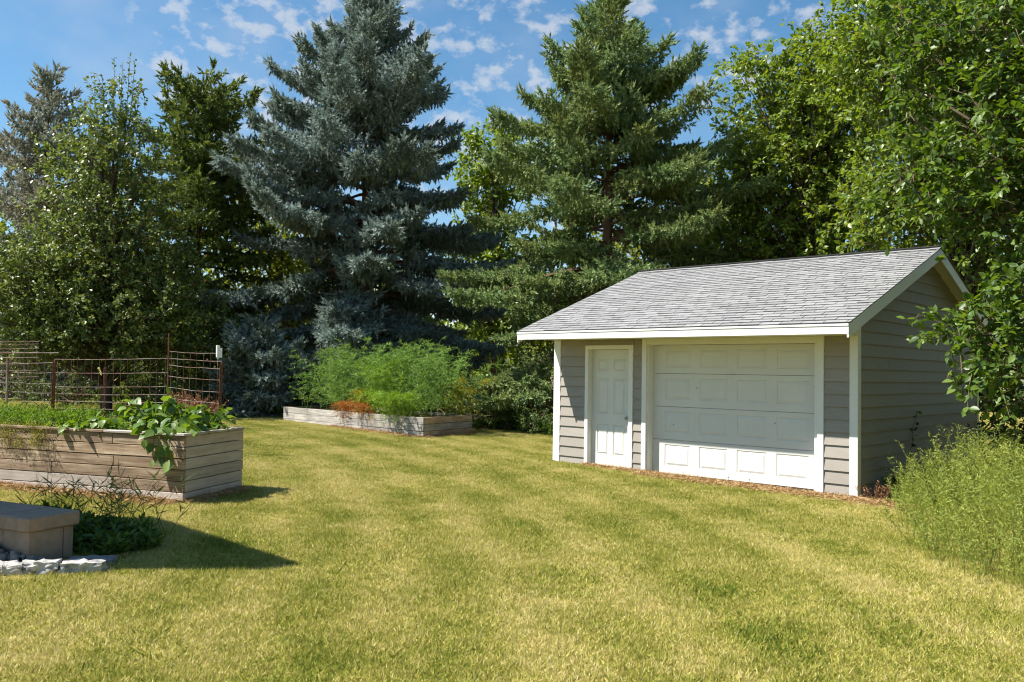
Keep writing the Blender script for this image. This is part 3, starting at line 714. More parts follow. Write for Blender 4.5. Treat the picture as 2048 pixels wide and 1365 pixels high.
GB = 'leafy trees behind the shed'
D = 26.; b = col(1640, D)
r, TRIS['ash'] = broadleaf('ash_tree', 'broad leafy tree directly behind the middle of the shed roof', b,
    [L3(1600, 230, D, (2.2, 2.2, 1.9)), L3(1525, 175, D, (1.3, 1.3, 1.1)), L3(1480, 330, D, (.9, 1.2, 1.4)), L3(1690, 190, D, (1.8, 1.8, 1.9)), L3(1560, 370, D, (1.9, 1.9, 1.5)), L3(1700, 400, D, (2.0, 2.0, 1.6)), L3(1490, 460, D, (1.3, 1.5, 1.2)), L3(1620, 510, D, (2.2, 1.8, 1.2)), L3(1620, 90, D, (1.0, 1.0, .7))],
    61, M['ash'], 3000, 16, .15, .2, bias=.5, gap=.3, group=GB)
D = 22.; b = col(1930, D)
r, TRIS['ash2'] = broadleaf('ash_tree', 'tall leafy tree behind the right gable end of the shed', b,
    [L3(1830, 120, D, (2.0, 2.0, 2.0)), L3(1940, 60, D, (2.0, 2.0, 2.2)), L3(1740, 60, D, (1.1, 1.1, 1.1)), L3(1900, 330, D, (2.0, 2.0, 1.8)), L3(2020, 300, D, (1.8, 1.8, 2.2)), L3(1990, 520, D, (1.6, 1.6, 1.4)), L3(1800, 420, D, (1.5, 1.5, 1.2))],
    62, M['ash'], 2600, 15, .15, .2, bias=.5, gap=.3, group=GB)
# the near mulberry whose branches reach in from the right
b = np.array([4.6, .9, float(G(4.6, .9))])
def Lp(u, v, d, r): p = col(u, d); return ((p[0], p[1], hz(u, v, d)), r)
r, TRIS['mulb'] = broadleaf('mulberry_tree', 'large leaved tree overhanging the right side of the shed', b,
    [Lp(1855, 640, 11.1, (.16, .2, .08)), Lp(1880, 700, 11.0, (.14, .2, .1)), Lp(1970, 665, 11.4, (.42, .4, .32)), Lp(1900, 655, 11.2, (.24, .25, .16)), Lp(1985, 745, 11.0, (.4, .42, .24)), Lp(1945, 730, 11.0, (.24, .25, .2)), Lp(2045, 620, 11.6, (.55, .55, .45)), Lp(2070, 530, 12.0, (.45, .5, .4)), Lp(2030, 410, 12.2, (.75, .75, .6)), Lp(1890, 410, 12., (.5, .4, .3)),
     Lp(1800, 350, 12., (.45, .4, .2)), Lp(1770, 410, 12.2, (.25, .3, .12)), Lp(2020, 250, 12, (.9, .9, .9)), Lp(1930, 200, 12.3, (.8, .8, .6)), Lp(1840, 130, 12.4, (.5, .5, .35)), Lp(1960, 60, 12.3, (1., 1., .7)), Lp(1800, 30, 12.8, (.6, .6, .4)),
     Lp(2200, 300, 12., (1.4, 1.4, 1.6)), Lp(2250, 600, 12., (1.3, 1.3, 1.1)), Lp(2150, 60, 12.5, (1.3, 1.3, 1.2)), Lp(2060, 730, 11.3, (.5, .5, .5))],
    71, M['mulb'], 1500, 18, .108, .2, near=True, twl=.4, droop=.25, bias=.55, gap=.45, trunk_top=5.2)
for i, (x, y, lab) in enumerate([(6.6, 4.2, 'unseen leafy tree added right of the overhanging tree to shade the shed wall'), (7.0, -2.0, 'unseen leafy tree added at the right nearest the camera to shade the shed wall'), (5.2, 8.6, 'unseen leafy tree added behind the right rear corner of the shed for shade')]):  # unseen trees, added to keep sky light off the shed's right wall
    z = float(G(x, y)); r, TRIS['edge%d' % i] = broadleaf('added_shade_tree', lab, (x, y, z), [((x, y, z+4.6), (2.6, 2.6, 2.6)), ((x, y, z+2.0), (2.7, 2.7, 1.9)), ((x, y, z+7.4), (2.0, 2.0, 1.9))], 130+i, M['mulb'], 640, 13, .38, .2, bias=.6, gap=.4, group='unseen trees added to darken the right shed wall')
# sunlit foliage between and behind the spruces
GC = 'leafy trees beyond the spruces'
for i, (u, d, v, hw, lab) in enumerate([(985, 36, 335, 90, 'yellow-green leafy tree in the gap between the two tall spruces'), (1420, 34, 420, 120, 'yellow-green leafy tree right of the tall green spruce'),
                                     (560, 38, 480, 150, 'leafy tree in the gap behind the dark spruce'), (160, 44, 520, 190, 'leafy tree far behind the pear tree at the left'),
                                     (1220, 38, 560, 170, 'leafy tree low behind the green spruce trunk')]):
    b = col(u, d); top = hz(u, v-hw*.9, d); w = hw/1700*d
    r, TRIS['far%d' % i] = broadleaf('leafy_tree', lab, b, [((b[0], b[1], top-w*.9), (w, w, w*.9)), ((b[0]-.3*w, b[1]+.2*w, (top-w)*.5+.4), (w*1.15, w, max(.8, (top-w)*.5)))], 80+i, M['ash'] if i == 0 else M['lime'], 1000, 14, .24, .14, bias=.6, gap=.6, group=GC)

# shrubs and weeds under the tree line
def shrub(u, d, w, h, seed, lab, name='shrub', mat='under', n=130, leaf=.085, per=13):
    b = col(u, d); return broadleaf(name, lab, b, [((b[0], b[1], b[2]+h*.5), (w, w, h*.5))], seed, M[mat], n, per, leaf, .012, trunk_top=b[2]+h*.8, bias=.5, twl=.22, group='low shrubs under the trees', cat='shrub', stems=3, bark='twig')
for i, (u, d, w, h, lab) in enumerate([(500, 27.0, .9, .7, 'low green shrub left of the asparagus bed under the blue spruce'), (575, 27.2, .8, .8, 'low shrub touching the left end of the asparagus bed'), (450, 27, .9, .7, 'low shrub on the lawn edge behind the fence corner post'),
        (960, 22.6, .6, 1.0, 'leafy shrub just right of the asparagus bed'), (1015, 22.4, .7, .6, 'low leafy shrub on the lawn edge under the green spruce'), (1080, 21.5, .6, .55, 'low leafy shrub beside the left corner of the shed'), (1050, 23.5, .8, 1.0, 'shrub under the low green spruce branches left of the shed'),
        (330, 27, 1.3, 1.2, 'shaded shrub under the pear tree right of its trunk'), (120, 30, 1.5, 1.0, 'shaded shrub left of the pear tree trunk'), (2090, 16.5, .9, 1.7, 'shaded shrub behind the right side of the shed'), (2000, 19.5, 1.6, 2.4, 'tall dark shrub behind the shed at the right edge'), (900, 29, 1.2, 1.0, 'shrub in the dark under the right of the blue spruce')]):
    shrub(u, d, w, h, 200+i, lab)
# ------------------------------------------------------------------ far wood behind everything
def build_woods():
    rg = np.random.default_rng(90); n = 26000
    u = rg.uniform(-260, 2330, n); d = rg.uniform(46, 60, n); hgt = 6.2+1.6*np.sin(u*.012)+1.2*np.sin(u*.031+2)
    P = np.zeros((n, 3))
    for i in range(n):
        q = ray(u[i], 740); h = math.hypot(q[0], q[1]); P[i, :2] = CAM[:2]+q[:2]/h*d[i]
    P[:, 2] = G(P[:, 0], P[:, 1])+hgt*rg.random(n)**.8
    V, F = scatter(DIA_V, DIA_F, P, rg.normal(size=(n, 3)), rg.uniform(.5, .9, n), rng=rg)
    tag(link('far_wood', np_mesh('far_wood', V, F, np.repeat(rg.random(n), 2)), M['under']), 'dark belt of woodland far behind the trees', 'woodland', kind='stuff')
build_woods()

# ------------------------------------------------------------------ raised beds
def bed(root, c0, fd, ed, flen, elen, zb, zt, rows, fcols, ecols, seams, cap, rim='bed_old'):
    """planked box: c0 near right corner, fd along the front (to the left), ed along the right end"""
    c0 = np.array([*c0, 0.]); fd = np.array([*fd, 0.]); ed = np.array([*ed, 0.]); th = .036; rgb = np.random.default_rng(rows)
    nf = np.array([-fd[1], fd[0], 0.]);  nf = nf if nf@ed > 0 else -nf            # inward normals
    ne = np.array([-ed[1], ed[0], 0.]);  ne = ne if ne@fd > 0 else -ne
    hr = (zt-zb)/rows
    def plank(o, along, inn, L, z0, z1, m):
        mb = MB(); j = rgb.normal(0, .0025); mb.obox(o+inn*j+np.array([0, 0, z0+.003]), along*(L-.004), inn*th, np.array([0, 0, z1-z0-.008])); return mb.build('plank', M[m], root, bevel=.004)
    for r in range(rows):
        z0 = zb+r*hr; z1 = z0+hr; cuts = [0]+seams[r]+[flen]; cc = fcols[r]
        for i in range(len(cuts)-1): plank(c0+fd*cuts[i]+fd*.001, fd, nf, cuts[i+1]-cuts[i], z0, z1, cc[min(i, len(cc)-1)])
        plank(c0+nf*th+ed*.004, ed, ne, elen-.004, z0, z1, ecols[r])
        plank(c0+ed*elen+ne*th, fd, -nf, flen, z0, z1, fcols[r][0])
        plank(c0+fd*flen+nf*(th+.003), ed, -ne, elen-.06, z0, z1, ecols[r])
    if cap:
        w = .095
        def rail(o, along, inn, L, m, dz=0):
            mb = MB(); mb.obox(o+np.array([0, 0, zt+.001+dz]), along*L, inn*w, np.array([0, 0, .028])); mb.build('rim_board', M[m], root, bevel=.004)
        rail(c0-nf*.022-fd*.018, fd, nf, 1.17, 'bed_grey'); rail(c0-nf*.022+fd*1.156, fd, nf, 1.35, rim, -.0005); rail(c0-nf*.022+fd*2.51, fd, nf, flen-2.51, rim)
        rail(c0-ne*.022+nf*.08, ed, ne, elen-.08, 'bed_grey', .0005); rail(c0+ed*elen+nf*.02+fd*.08, fd, -nf, flen-.08, rim)
    for q, aa in ((c0, 1), (c0+ed*elen, -1)):
        mb = MB(); mb.obox(q+ne*(th+.004)+nf*aa*(th+.004)+np.array([0, 0, zb+.01]), fd*.08, nf*aa*.08, np.array([0, 0, zt-zb-.02])); mb.build('corner_post', M['bed_old'], root)
    mb = MB(); o = c0+ne*th*1.1+nf*th*1.1; mb.obox(o+np.array([0, 0, zb+.02]), fd*(flen-.09), ed*(elen-.09), np.array([0, 0, zt-zb-.09])); s = mb.build('soil', M['soil'], root)
NB0 = np.array([-4.762, -7.283]); NBF = nrm(np.array([-.912, -.41])); NBE = nrm(np.array([-.500, .866])); NBZ = float(G(*NB0))-.01; NBT = hz(365, 868, 10.36)-.028
near_bed = thing('raised_bed', 'tall raised bed of weathered planks growing leafy vegetables', 'raised bed', (NB0[0], NB0[1], NBZ))
bed(near_bed, NB0, NBF, NBE, 4.3, 1.22, NBZ, NBT, 6,
    [['bed_pale'], ['bed_old', 'bed_pale', 'bed_pale'], ['bed_old'], ['bed_old'], ['bed_old'], ['bed_old']],
    ['bed_pale', 'bed_pale', 'bed_pale', 'bed_pale', 'bed_pale', 'bed_pale'], [[], [1.02, 2.0], [1.95], [1.01, 1.9], [1.92], [1.03]], True)
FB0 = np.array([-10.18, .97]); FBF = nrm(np.array([-1., .02])); FBE = nrm(np.array([-.19, .98])); FBZ = float(G(*FB0))-.02; FBT = hz(846, 838, 19.5)
far_bed = thing('raised_bed', 'low grey timber bed full of feathery asparagus in front of the blue spruce', 'raised bed', (FB0[0], FB0[1], FBZ))
bed(far_bed, FB0, FBF, FBE, 6.05, 1.9, FBZ, FBT+.03, 3, [['bed_grey']]*3, ['bed_old', 'bed_grey', 'bed_old'], [[2.4, 4.8], [3.2], [2.4, 4.8]], False)

# ------------------------------------------------------------------ vegetables in the near bed
M['bean'] = foliage('bean_leaf', [(.07, .13, .02), (.11, .19, .03), (.17, .25, .05)], .42, .35, .4)
M['carrot'] = foliage('carrot_top', [(.07, .14, .015), (.12, .21, .025), (.19, .28, .045)], .6, .3, .2)
M['trail'] = foliage('trailing_herb', [(.14, .15, .03), (.24, .24, .05), (.33, .30, .08)], .6, .3, .2)
HEART_V = LEAF_V*np.array([1.35, 1.2, 1.]); HEART_V[3, 1] = -.16; HEART_V[[1, 5], 2] = .16
def nb_pt(s, t, z=0): p = NB0+NBF*s+NBE*t; return np.array([p[0], p[1], NBT-.06+z])
def leafy(name, label, cat, s, t, h, spread, n, size, seed, mat, group, down=None):
    rg = np.random.default_rng(seed); b = nb_pt(s, t); root = thing(name, label, cat, b, group); tubes = []; P = []; D = []; U = []
    for i in range(n):
        a = rg.uniform(0, 6.28); r = spread*rg.random()**.6; tip = b+np.array([r*math.cos(a), r*math.sin(a), h*rg.uniform(.35, 1.05)*(1-.35*r/spread)])
        mid = b*.5+tip*.5+np.array([0, 0, .12*h]); tubes.append(([b+np.array([rg.normal(0, .03), rg.normal(0, .03), -.02]), mid, tip], [.005, .004, .003], 3))
        for k in range(2):
            P.append(tip+rg.normal(0, .03, 3)); o = np.array([math.cos(a), math.sin(a), 0]); D.append(nrm(o*.7+rg.normal(0, .5, 3)+(0, 0, -.45))); U.append(nrm(o*.3+rg.normal(0, .35, 3)+(0, 0, .8)))
    if down:
        for i in range(down):
            p = nb_pt(rg.uniform(.02, .55), -.05+rg.normal(0, .03), .03-rg.random()**1.3*.26); P.append(p); o = -np.array([-NBF[1], NBF[0], 0]); o = o if o[1] < 0 else -o
            D.append(nrm(np.array([0, 0, -.9])+rg.normal(0, .28, 3)+o*.25)); U.append(nrm(o+rg.normal(0, .25, 3)+(0, 0, .4)))
            tubes.append(([nb_pt(.35, .1, .1), p+(0, 0, .08), p], [.005, .004, .003], 3))
    P = np.array(P); D = np.array(D); U = np.array(U)
    V, F = scatter(HEART_V, LEAF_F3, P, D, size*rg.uniform(.6, 1.2, len(P)), up=np.cross(D, np.cross(U, D)), rng=rg)
    tube_np(tubes).build('stems', M['carrot'], root); o = link('leaves', np_mesh('leaves', V, F, np.repeat(rg.random(len(P)), 6)), M[mat], root); o['kind'] = 'stuff'
    return root
BG = 'leafy vegetables in the tall bed'
leafy('bean_plant', 'big leaved plant spilling over the front right corner of the tall bed', 'plant', .34, .22, .30, .34, 36, .15, 301, 'bean', BG, down=11)
leafy('bean_plant', 'tallest leafy plant in the tall bed beside the thin rusty rod', 'plant', .78, .42, .56, .38, 54, .145, 302, 'bean', BG)
leafy('bean_plant', 'leafy plant at the far right corner of the tall bed by the fence end post', 'plant', .26, .80, .40, .36, 44, .13, 303, 'bean', BG)
leafy('bean_plant', 'leafy plant in the middle of the right end of the tall bed', 'plant', .62, .85, .36, .34, 40, .13, 304, 'bean', BG)
leafy('bean_plant', 'low leafy plant at the front rim left of the tallest plant', 'plant', 1.32, .28, .24, .36, 40, .12, 305, 'bean', BG)
leafy('bean_plant', 'low leafy plant next to the feathery carrot tops', 'plant', 1.75, .30, .20, .34, 36, .11, 306, 'bean', BG)
leafy('bean_plant', 'low leafy plant at the back of the tall bed', 'plant', 1.25, .85, .30, .36, 36, .12, 307, 'bean', BG)
def feathery(name, label, cat, pts, h, per, blade, seed, mat, kind='stuff', lean=.35, wid=.16):
    rg = np.random.default_rng(seed); P = []; D = []
    for b in pts:
        hh = h*rg.uniform(.6, 1.15); d = nrm(np.array([rg.normal(0, lean), rg.normal(0, lean), 1.])); f = rg.random(per)**.7
        P.append(b+d*(hh*f)[:, None]+rg.normal(0, .03, (per, 3))-np.array([0, 0, .12*hh])*(f**2)[:, None]); D.append(nrm(d*.6+rg.normal(0, .7, (per, 3))+(0, 0, .1)))
    P = np.vstack(P); D = np.vstack(D); V, F = scatter(DIA_V, DIA_F, P, D, blade*rg.uniform(.6, 1.3, len(P)), width=blade*wid*2.2, rng=rg)
    o = link(name, np_mesh(name, V, F, np.repeat(rg.random(len(P)), 2)), M[mat]); return tag(o, label, cat, kind=kind)
rg = np.random.default_rng(8)
feathery('carrot_tops', 'bright green feathery carrot tops filling the left of the tall bed', 'carrot tops', [nb_pt(rg.uniform(1.75, 4.15), rg.uniform(.08, 1.1)) for i in range(190)], .30, 46, .06, 311, 'carrot')
feathery('trailing_herb', 'yellowish herb hanging over the left front rim of the tall bed', 'herb', [nb_pt(rg.choice([rg.normal(2.15, .12), rg.normal(2.62, .16)]), rg.uniform(-.07, .08), .05-rg.random()**1.5*.24) for i in range(90)], .10, 30, .035, 312, 'trail', lean=.8)

# ------------------------------------------------------------------ asparagus in the far bed
AC = {'fern': [(.085, .165, .038), (.15, .26, .055), (.23, .34, .09)], 'fern_lime': [(.11, .20, .025), (.18, .30, .035), (.26, .37, .07)],
      'fern_yellow': [(.17, .20, .02), (.28, .28, .03), (.38, .34, .06)], 'fern_brown': [(.22, .09, .02), (.36, .17, .05), (.45, .25, .10)]}
for k, v in AC.items(): M[k] = foliage(k, v, .6, .3, .2)
def fb_pt(s, t): p = FB0+FBF*s+FBE*t; return np.array([p[0], p[1], FBT-.03])
def fern(label, spots, h, seed, mat, nb_=26, nn=15, lean=(0, 0), droop=.16, group='asparagus plants in the low bed'):
    rg = np.random.default_rng(seed); c = fb_pt(*np.mean(spots, 0)); root = thing('asparagus_plant', label, 'plant', c, group); tubes = []; P = []; D = []
    for s, t in spots:
        b = fb_pt(s, t); hh = h*rg.uniform(.75, 1.12); ln = np.array([rg.normal(lean[0], .16), rg.normal(lean[1], .16), 1.])
        f = np.linspace(0, 1, 7); pts = b+(ln*hh)*f[:, None]+np.array([ln[0], ln[1], -.9*droop])*(hh*.55*f**3)[:, None]
        tubes.append((pts, list(np.linspace(.006, .002, 7)), 3))
        for k in range(nb_):
            q = rg.uniform(.12, 1.); a = rg.uniform(0, 6.28); l = .34*(1.15-q)+.12; o = np.array([np.interp(q, f, pts[:, i]) for i in range(3)])
            d = nrm(np.array([math.cos(a), math.sin(a), rg.uniform(-.2, .6)])); g = rg.random(nn); pp = o+d*(l*g)[:, None]-np.array([0, 0, 1.])*(droop*.7*l*g*g)[:, None]
            P.append(pp); D.append(nrm(d*.7+rg.normal(0, .6, (nn, 3))))
    P = np.vstack(P); D = np.vstack(D); V, F = scatter(np.array([(-.5, 0, 0), (.5, 0, 0), (0, 0, 1.)]), np.array([(0, 1, 2)]), P, D, rg.uniform(.06, .13, len(P)), width=.014, rng=rg)
    tube_np(tubes).build('stems', M['carrot'], root); o = link('fronds', np_mesh('fronds', V, F, rg.random(len(P))), M[mat], root); o['kind'] = 'stuff'
rg = np.random.default_rng(12)
for i, s0 in enumerate([.45, 1.2, 2.0, 2.8, 3.6, 4.4, 5.2]):
    fern('green feathery asparagus in the mass filling the low timber bed', [(s0+rg.uniform(-.4, .4), rg.uniform(.25, 1.75)) for k in range(17)], 1.78-.12*(i == 6)+.14*(i in (2, 3)), 400+i, 'fern')
fern('lime green asparagus drooping over the front board of the low bed', [(1.0+rg.uniform(-.4, .4), rg.uniform(.03, .4)) for k in range(14)], 1.1, 420, 'fern_lime', lean=(.0, -.34), droop=1.1)
fern('bright green asparagus standing at the front of the low bed right of the dry patch', [(1.9+rg.uniform(-.5, .4), rg.uniform(.15, .6)) for k in range(11)], 1.6, 421, 'fern_lime', lean=(.05, -.1), droop=.3)
fern('orange brown dried asparagus at the front middle of the low bed', [(2.75+rg.uniform(-.55, .5), rg.uniform(.08, .3)) for k in range(7)], .44, 422, 'fern_brown', lean=(0, -.35), droop=.8)
fern('yellow asparagus frond above the dried brown one', [(2.55+rg.uniform(-.15, .15), rg.uniform(.2, .4)) for k in range(4)], .85, 423, 'fern_yellow', droop=.5)
fern('yellowing asparagus at the right end of the low bed', [(.15+rg.uniform(-.1, .3), rg.uniform(1.3, 1.8)) for k in range(4)], 1.2, 424, 'fern_yellow', lean=(.2, 0), droop=.5)

# ------------------------------------------------------------------ wire garden fence
fence = thing('garden_fence', 'wire mesh garden fence on rusty posts behind the tall bed', 'fence', col(212, 19.5))
FP = [(443, 15.5, 724, 'rust', .022), (337, 18.0, 667, 'rust', .016), (212, 19.3, 735, 'rust', .026), (108, 20.0, 720, 'rust', .03), (16, 20.6, 716, 'galv', .026), (-90, 21.2, 716, 'rust', .028)]
fpts = []
for u, d, v, m, r in FP:
    b = col(u, d); zt = hz(u, v, d); fpts.append((b, zt)); tl = RNG.normal(0, .012, 2)
    if u == 212: tl = np.array([-.05, .01])
    mb = MB(); mb.tube([b+(0, 0, -.2), (b[0]+tl[0], b[1]+tl[1], zt)], r, 6); mb.build('post', M[m], fence)
    if m == 'rust' and r > .02:
        mb = MB(); mb.obox(np.array([b[0]-.004, b[1]-r-.012, b[2]]), (.008, 0, 0), (0, .014, 0), (tl[0], tl[1], zt-b[2]-.03)); mb.build('post_rib', M[m], fence)
def wire_panel(a, b, rows, nv, r=.0042, sag=.012, name='wire_panel', tall=None):
    """rows: (height at a, height at b) pairs, top first"""
    rg = np.random.default_rng(int(abs(a[0]*100))); a = np.asarray(a); b = np.asarray(b); mb = MB(); f = np.linspace(0, 1, 7)
    for za, zb in rows:
        mb.tube([a[:2].tolist()+[0]+0*a if False else np.array([a[0]*(1-q)+b[0]*q, a[1]*(1-q)+b[1]*q, za*(1-q)+zb*q-sag*math.sin(math.pi*q)+rg.normal(0, .004)]) for q in f], r, 4, cap=False)
    for i in range(nv):
        q = (i+.5)/nv+rg.normal(0, .004); x, y = a[0]*(1-q)+b[0]*q, a[1]*(1-q)+b[1]*q
        zt = rows[0][0]*(1-q)+rows[0][1]*q; zb = rows[-1][0]*(1-q)+rows[-1][1]*q
        mb.tube([(x+.006, y-.006, zt), (x+.006, y-.006, zb)], r*.8, 4, cap=False)
    o = mb.build(name, M['galv'], fence); o['kind'] = 'stuff'; return o
def rows_px(u1, d1, u2, d2, pix): return [(hz(u1, p, d1), hz(u2, q, d2)) for p, q in pix]
wire_panel(fpts[1][0], fpts[0][0], rows_px(337, 18, 443, 15.5, [(703, 708), (717, 723), (731, 738), (753, 761), (775, 785), (796, 808), (812, 826)]), 8)
wire_panel(fpts[3][0], fpts[1][0], rows_px(108, 20, 337, 18, [(719, 717), (746, 746), (774, 774), (788, 790), (802, 806), (816, 821)]), 16)
wire_panel(fpts[4][0], fpts[3][0], rows_px(16, 20.6, 108, 20, [(726, 726), (744, 746), (765, 768), (783, 787), (802, 804)]), 7)
wire_panel(fpts[5][0], fpts[4][0], rows_px(-90, 21.2, 16, 20.6, [(726, 726), (744, 744), (765, 765), (783, 783)]), 7)
a, b = col(-60, 22.6), col(76, 22.4)
wire_panel(a, b, rows_px(-60, 22.6, 76, 22.4, [(683, 683), (689, 689), (697, 697), (704, 705), (714, 715), (727, 727), (741, 741), (754, 754)]), 16, name='mesh_panel', r=.0075)
mb = MB(); mb.tube([np.array([*col(-30, 21.5)[:2], hz(-30, 707, 21.5)]), np.array([*col(116, 21.3)[:2], hz(116, 706, 21.3)])], .014, 6); mb.build('rail', M['galv'], fence)
# rain gauge on the end post
gz = hz(440, 718, 15.5); gb = col(435, 15.45); gauge = thing('rain_gauge', 'white plastic rain gauge clipped to the fence end post', 'rain gauge', (gb[0], gb[1], gz-.05))
mb = MB(); mb.tube([(gb[0], gb[1], gz), (gb[0], gb[1], gz+.03), (gb[0], gb[1], gz+.22), (gb[0], gb[1], gz+.225)], [.012, .03, .034, .030], 12); mb.build('tube', M['plastic'], gauge, smooth=False)
mb = MB(); mb.obox(np.array([gb[0]+.025, gb[1]+.01, gz+.02]), _r2*.05, -_fw*np.array([1, 1, 0])*.012, (0, 0, .16)); mb.build('bracket', M['plastic'], gauge)
mb = MB(); mb.tube([(gb[0], gb[1], gz-.12), (gb[0], gb[1], gz)], .008, 6); mb.build('stake', M['galv'], gauge)
# the taller stake leaning in the tall bed is the rusty rod of the fence; lawn beyond is one sheet

# ------------------------------------------------------------------ block seat wall, edging and cobbles
SWD = np.array([-.948, -.317, 0]); SWN = np.array([-.317, .948, 0]); SWC = np.array([-2.665, -9.525, .10])
seat = thing('seat_wall', 'low tan concrete block seat wall with thick cap at the left edge', 'wall', SWC)
def blk(o, L, W, z0, z1, mat='block', name='block', bev=.008, rough=.0):
    mb = MB(); mb.obox(o+np.array([0, 0, z0-o[2]]), SWD*(L-.004), SWN*(W-.004), np.array([0, 0, z1-z0])); ob = mb.build(name, M[mat], seat, bevel=bev); return ob
x = 0; k = 0
while x < 2.4:
    L = [.30, .22, .34, .26][k % 4]; blk(SWC+SWD*x, L, .31 if k % 2 == 0 else .40, .06, .385)
    if k % 2 == 0: blk(SWC+SWD*x+SWN*.312, L, .09, .06, .385)
    x += L; k += 1
x = -.035; k = 0
while x < 2.4:
    L = [.36, .40, .38][k % 3]; blk(SWC+SWD*x-SWN*.035, L, .47, .3865, .50, name='cap_stone', bev=.014); x += L; k += 1
ED = nrm(np.array([-.57, -.82, 0])); EN = np.array([.82, -.57, 0]); EC = np.array([-2.10, -9.185, .0])
rg = np.random.default_rng(21)
def rough_stone(name, label, cat, o, a, b, c, seed, mat, amp=.012, group=None):
    rgs = np.random.default_rng(seed); n = 7; bm = bmesh.new(); bmesh.ops.create_cube(bm, size=1); bmesh.ops.subdivide_edges(bm, edges=bm.edges, cuts=n, use_grid_fill=True)
    Mx = np.array([a, b, c]).T; k = rgs.normal(0, 30, (5, 3)); ph = rgs.uniform(0, 6.28, 5)
    for v in bm.verts:
        l = np.array(v.co); q = nrm(l)*.12*max(0, np.linalg.norm(l)-.62); p = np.asarray(o)+Mx@(l-q+.5); s = np.sin(k@p+ph).sum()*amp*.45+rgs.normal(0, amp*.35)
        p = p+nrm(Mx@l)*s; v.co = p
    me = bpy.data.meshes.new(name); bm.to_mesh(me); bm.free(); ob = link(name, me, M[mat]); return tag(ob, label, cat, group)
x = 0
for i, (L, lab) in enumerate([(.32, 'rightmost pale rough edging stone beside the seat wall'), (.25, 'second pale rough edging stone from the right end'), (.34, 'third pale rough edging stone from the right end'), (.4, 'pale rough edging stone cut by the left edge of the picture')]):
    o = EC+ED*x; rough_stone('edging_stone', lab, 'edging stone', (o[0], o[1], float(G(o[0], o[1]))-.03), ED*(L-.008), EN*.13*-1, np.array([0, 0, .112+rg.normal(0, .006)]), 500+i, 'edging', .017, group='pale edging stones around the cobbles'); x += L
o = np.array([-2.33, -9.02, 0]); rough_stone('flat_stone', 'blue grey flat stone lying between the edging and the seat wall', 'stone', (o[0], o[1], .06), ED*.34, -EN*.16, np.array([0, 0, .10]), 520, 'cobble', .008)
# black liner and the cobbles it holds back
mb = MB(); A = SWC-SWN*.045; mb.obox(A+np.array([0, 0, .02]), SWD*1.6+np.array([0, 0, .42]), SWN*-.006, np.array([0, 0, .075])); tag(mb.build('landscape_liner', M['rubber']), 'black plastic liner strip against the seat wall', 'liner')
def cobble_mesh(seed):
    rgs = np.random.default_rng(seed); bm = bmesh.new(); bmesh.ops.create_icosphere(bm, subdivisions=2, radius=1); k = rgs.normal(0, 1.6, (3, 3)); ph = rgs.uniform(0, 6, 3); sc = np.array([1., rgs.uniform(.6, .9), rgs.uniform(.5, .7)])
    for v in bm.verts: p = np.array(v.co); v.co = p*sc*(1+.10*np.sin(k@p+ph).sum())
    me = bpy.data.meshes.new('cobble'); bm.to_mesh(me); bm.free(); me.polygons.foreach_set('use_smooth', np.ones(len(me.polygons), bool)); me.materials.append(M['cobble']); return me
cms = [cobble_mesh(i) for i in range(4)]; n = 0
for i in range(600):
    s = rg.uniform(0, 1.25); t = rg.uniform(0, 1); a = SWC-SWN*.08+SWD*(s+.06); e = EC+ED*(.18+s*.8)-EN*.17; p = a*(1-t)+e*t; zz = float(G(p[0], p[1]))+.02+.24*s*(1-t)*.8
    u, v, w = proj((p[0], p[1], zz))
    if u < -160 or n >= 90: continue
    ob = bpy.data.objects.new('cobble', cms[i % 4]); COL.objects.link(ob); r = rg.uniform(.028, .052); ob.location = (p[0], p[1], zz+rg.uniform(0, .03)); ob.scale = (r, r, r); ob.rotation_euler = rg.uniform(0, 6.28, 3)
    tag(ob, 'rounded grey cobble in the heap between the seat wall and edging', 'cobble', 'cobbles heaped by the seat wall'); n += 1
# unseen tan slab added out of view at left, shaped to shade the seat wall
slab_root = thing('shade_slab', 'unseen wide tan slab added out of view at left to shade the seat wall', 'shade_slab', (-4.9, -10.9, 0))
mb = MB(); mb.box(-6.2, -3.62, -10.92, -10.62, -.1, 4.55); mb.build('stack', M['slab_tan'], slab_root)  # plain upright block, sized for the shadow it throws
mb = MB(); mb.box(-6.22, -3.60, -10.94, -10.60, 4.551, 4.67); mb.build('cap', M['concrete'], slab_root)

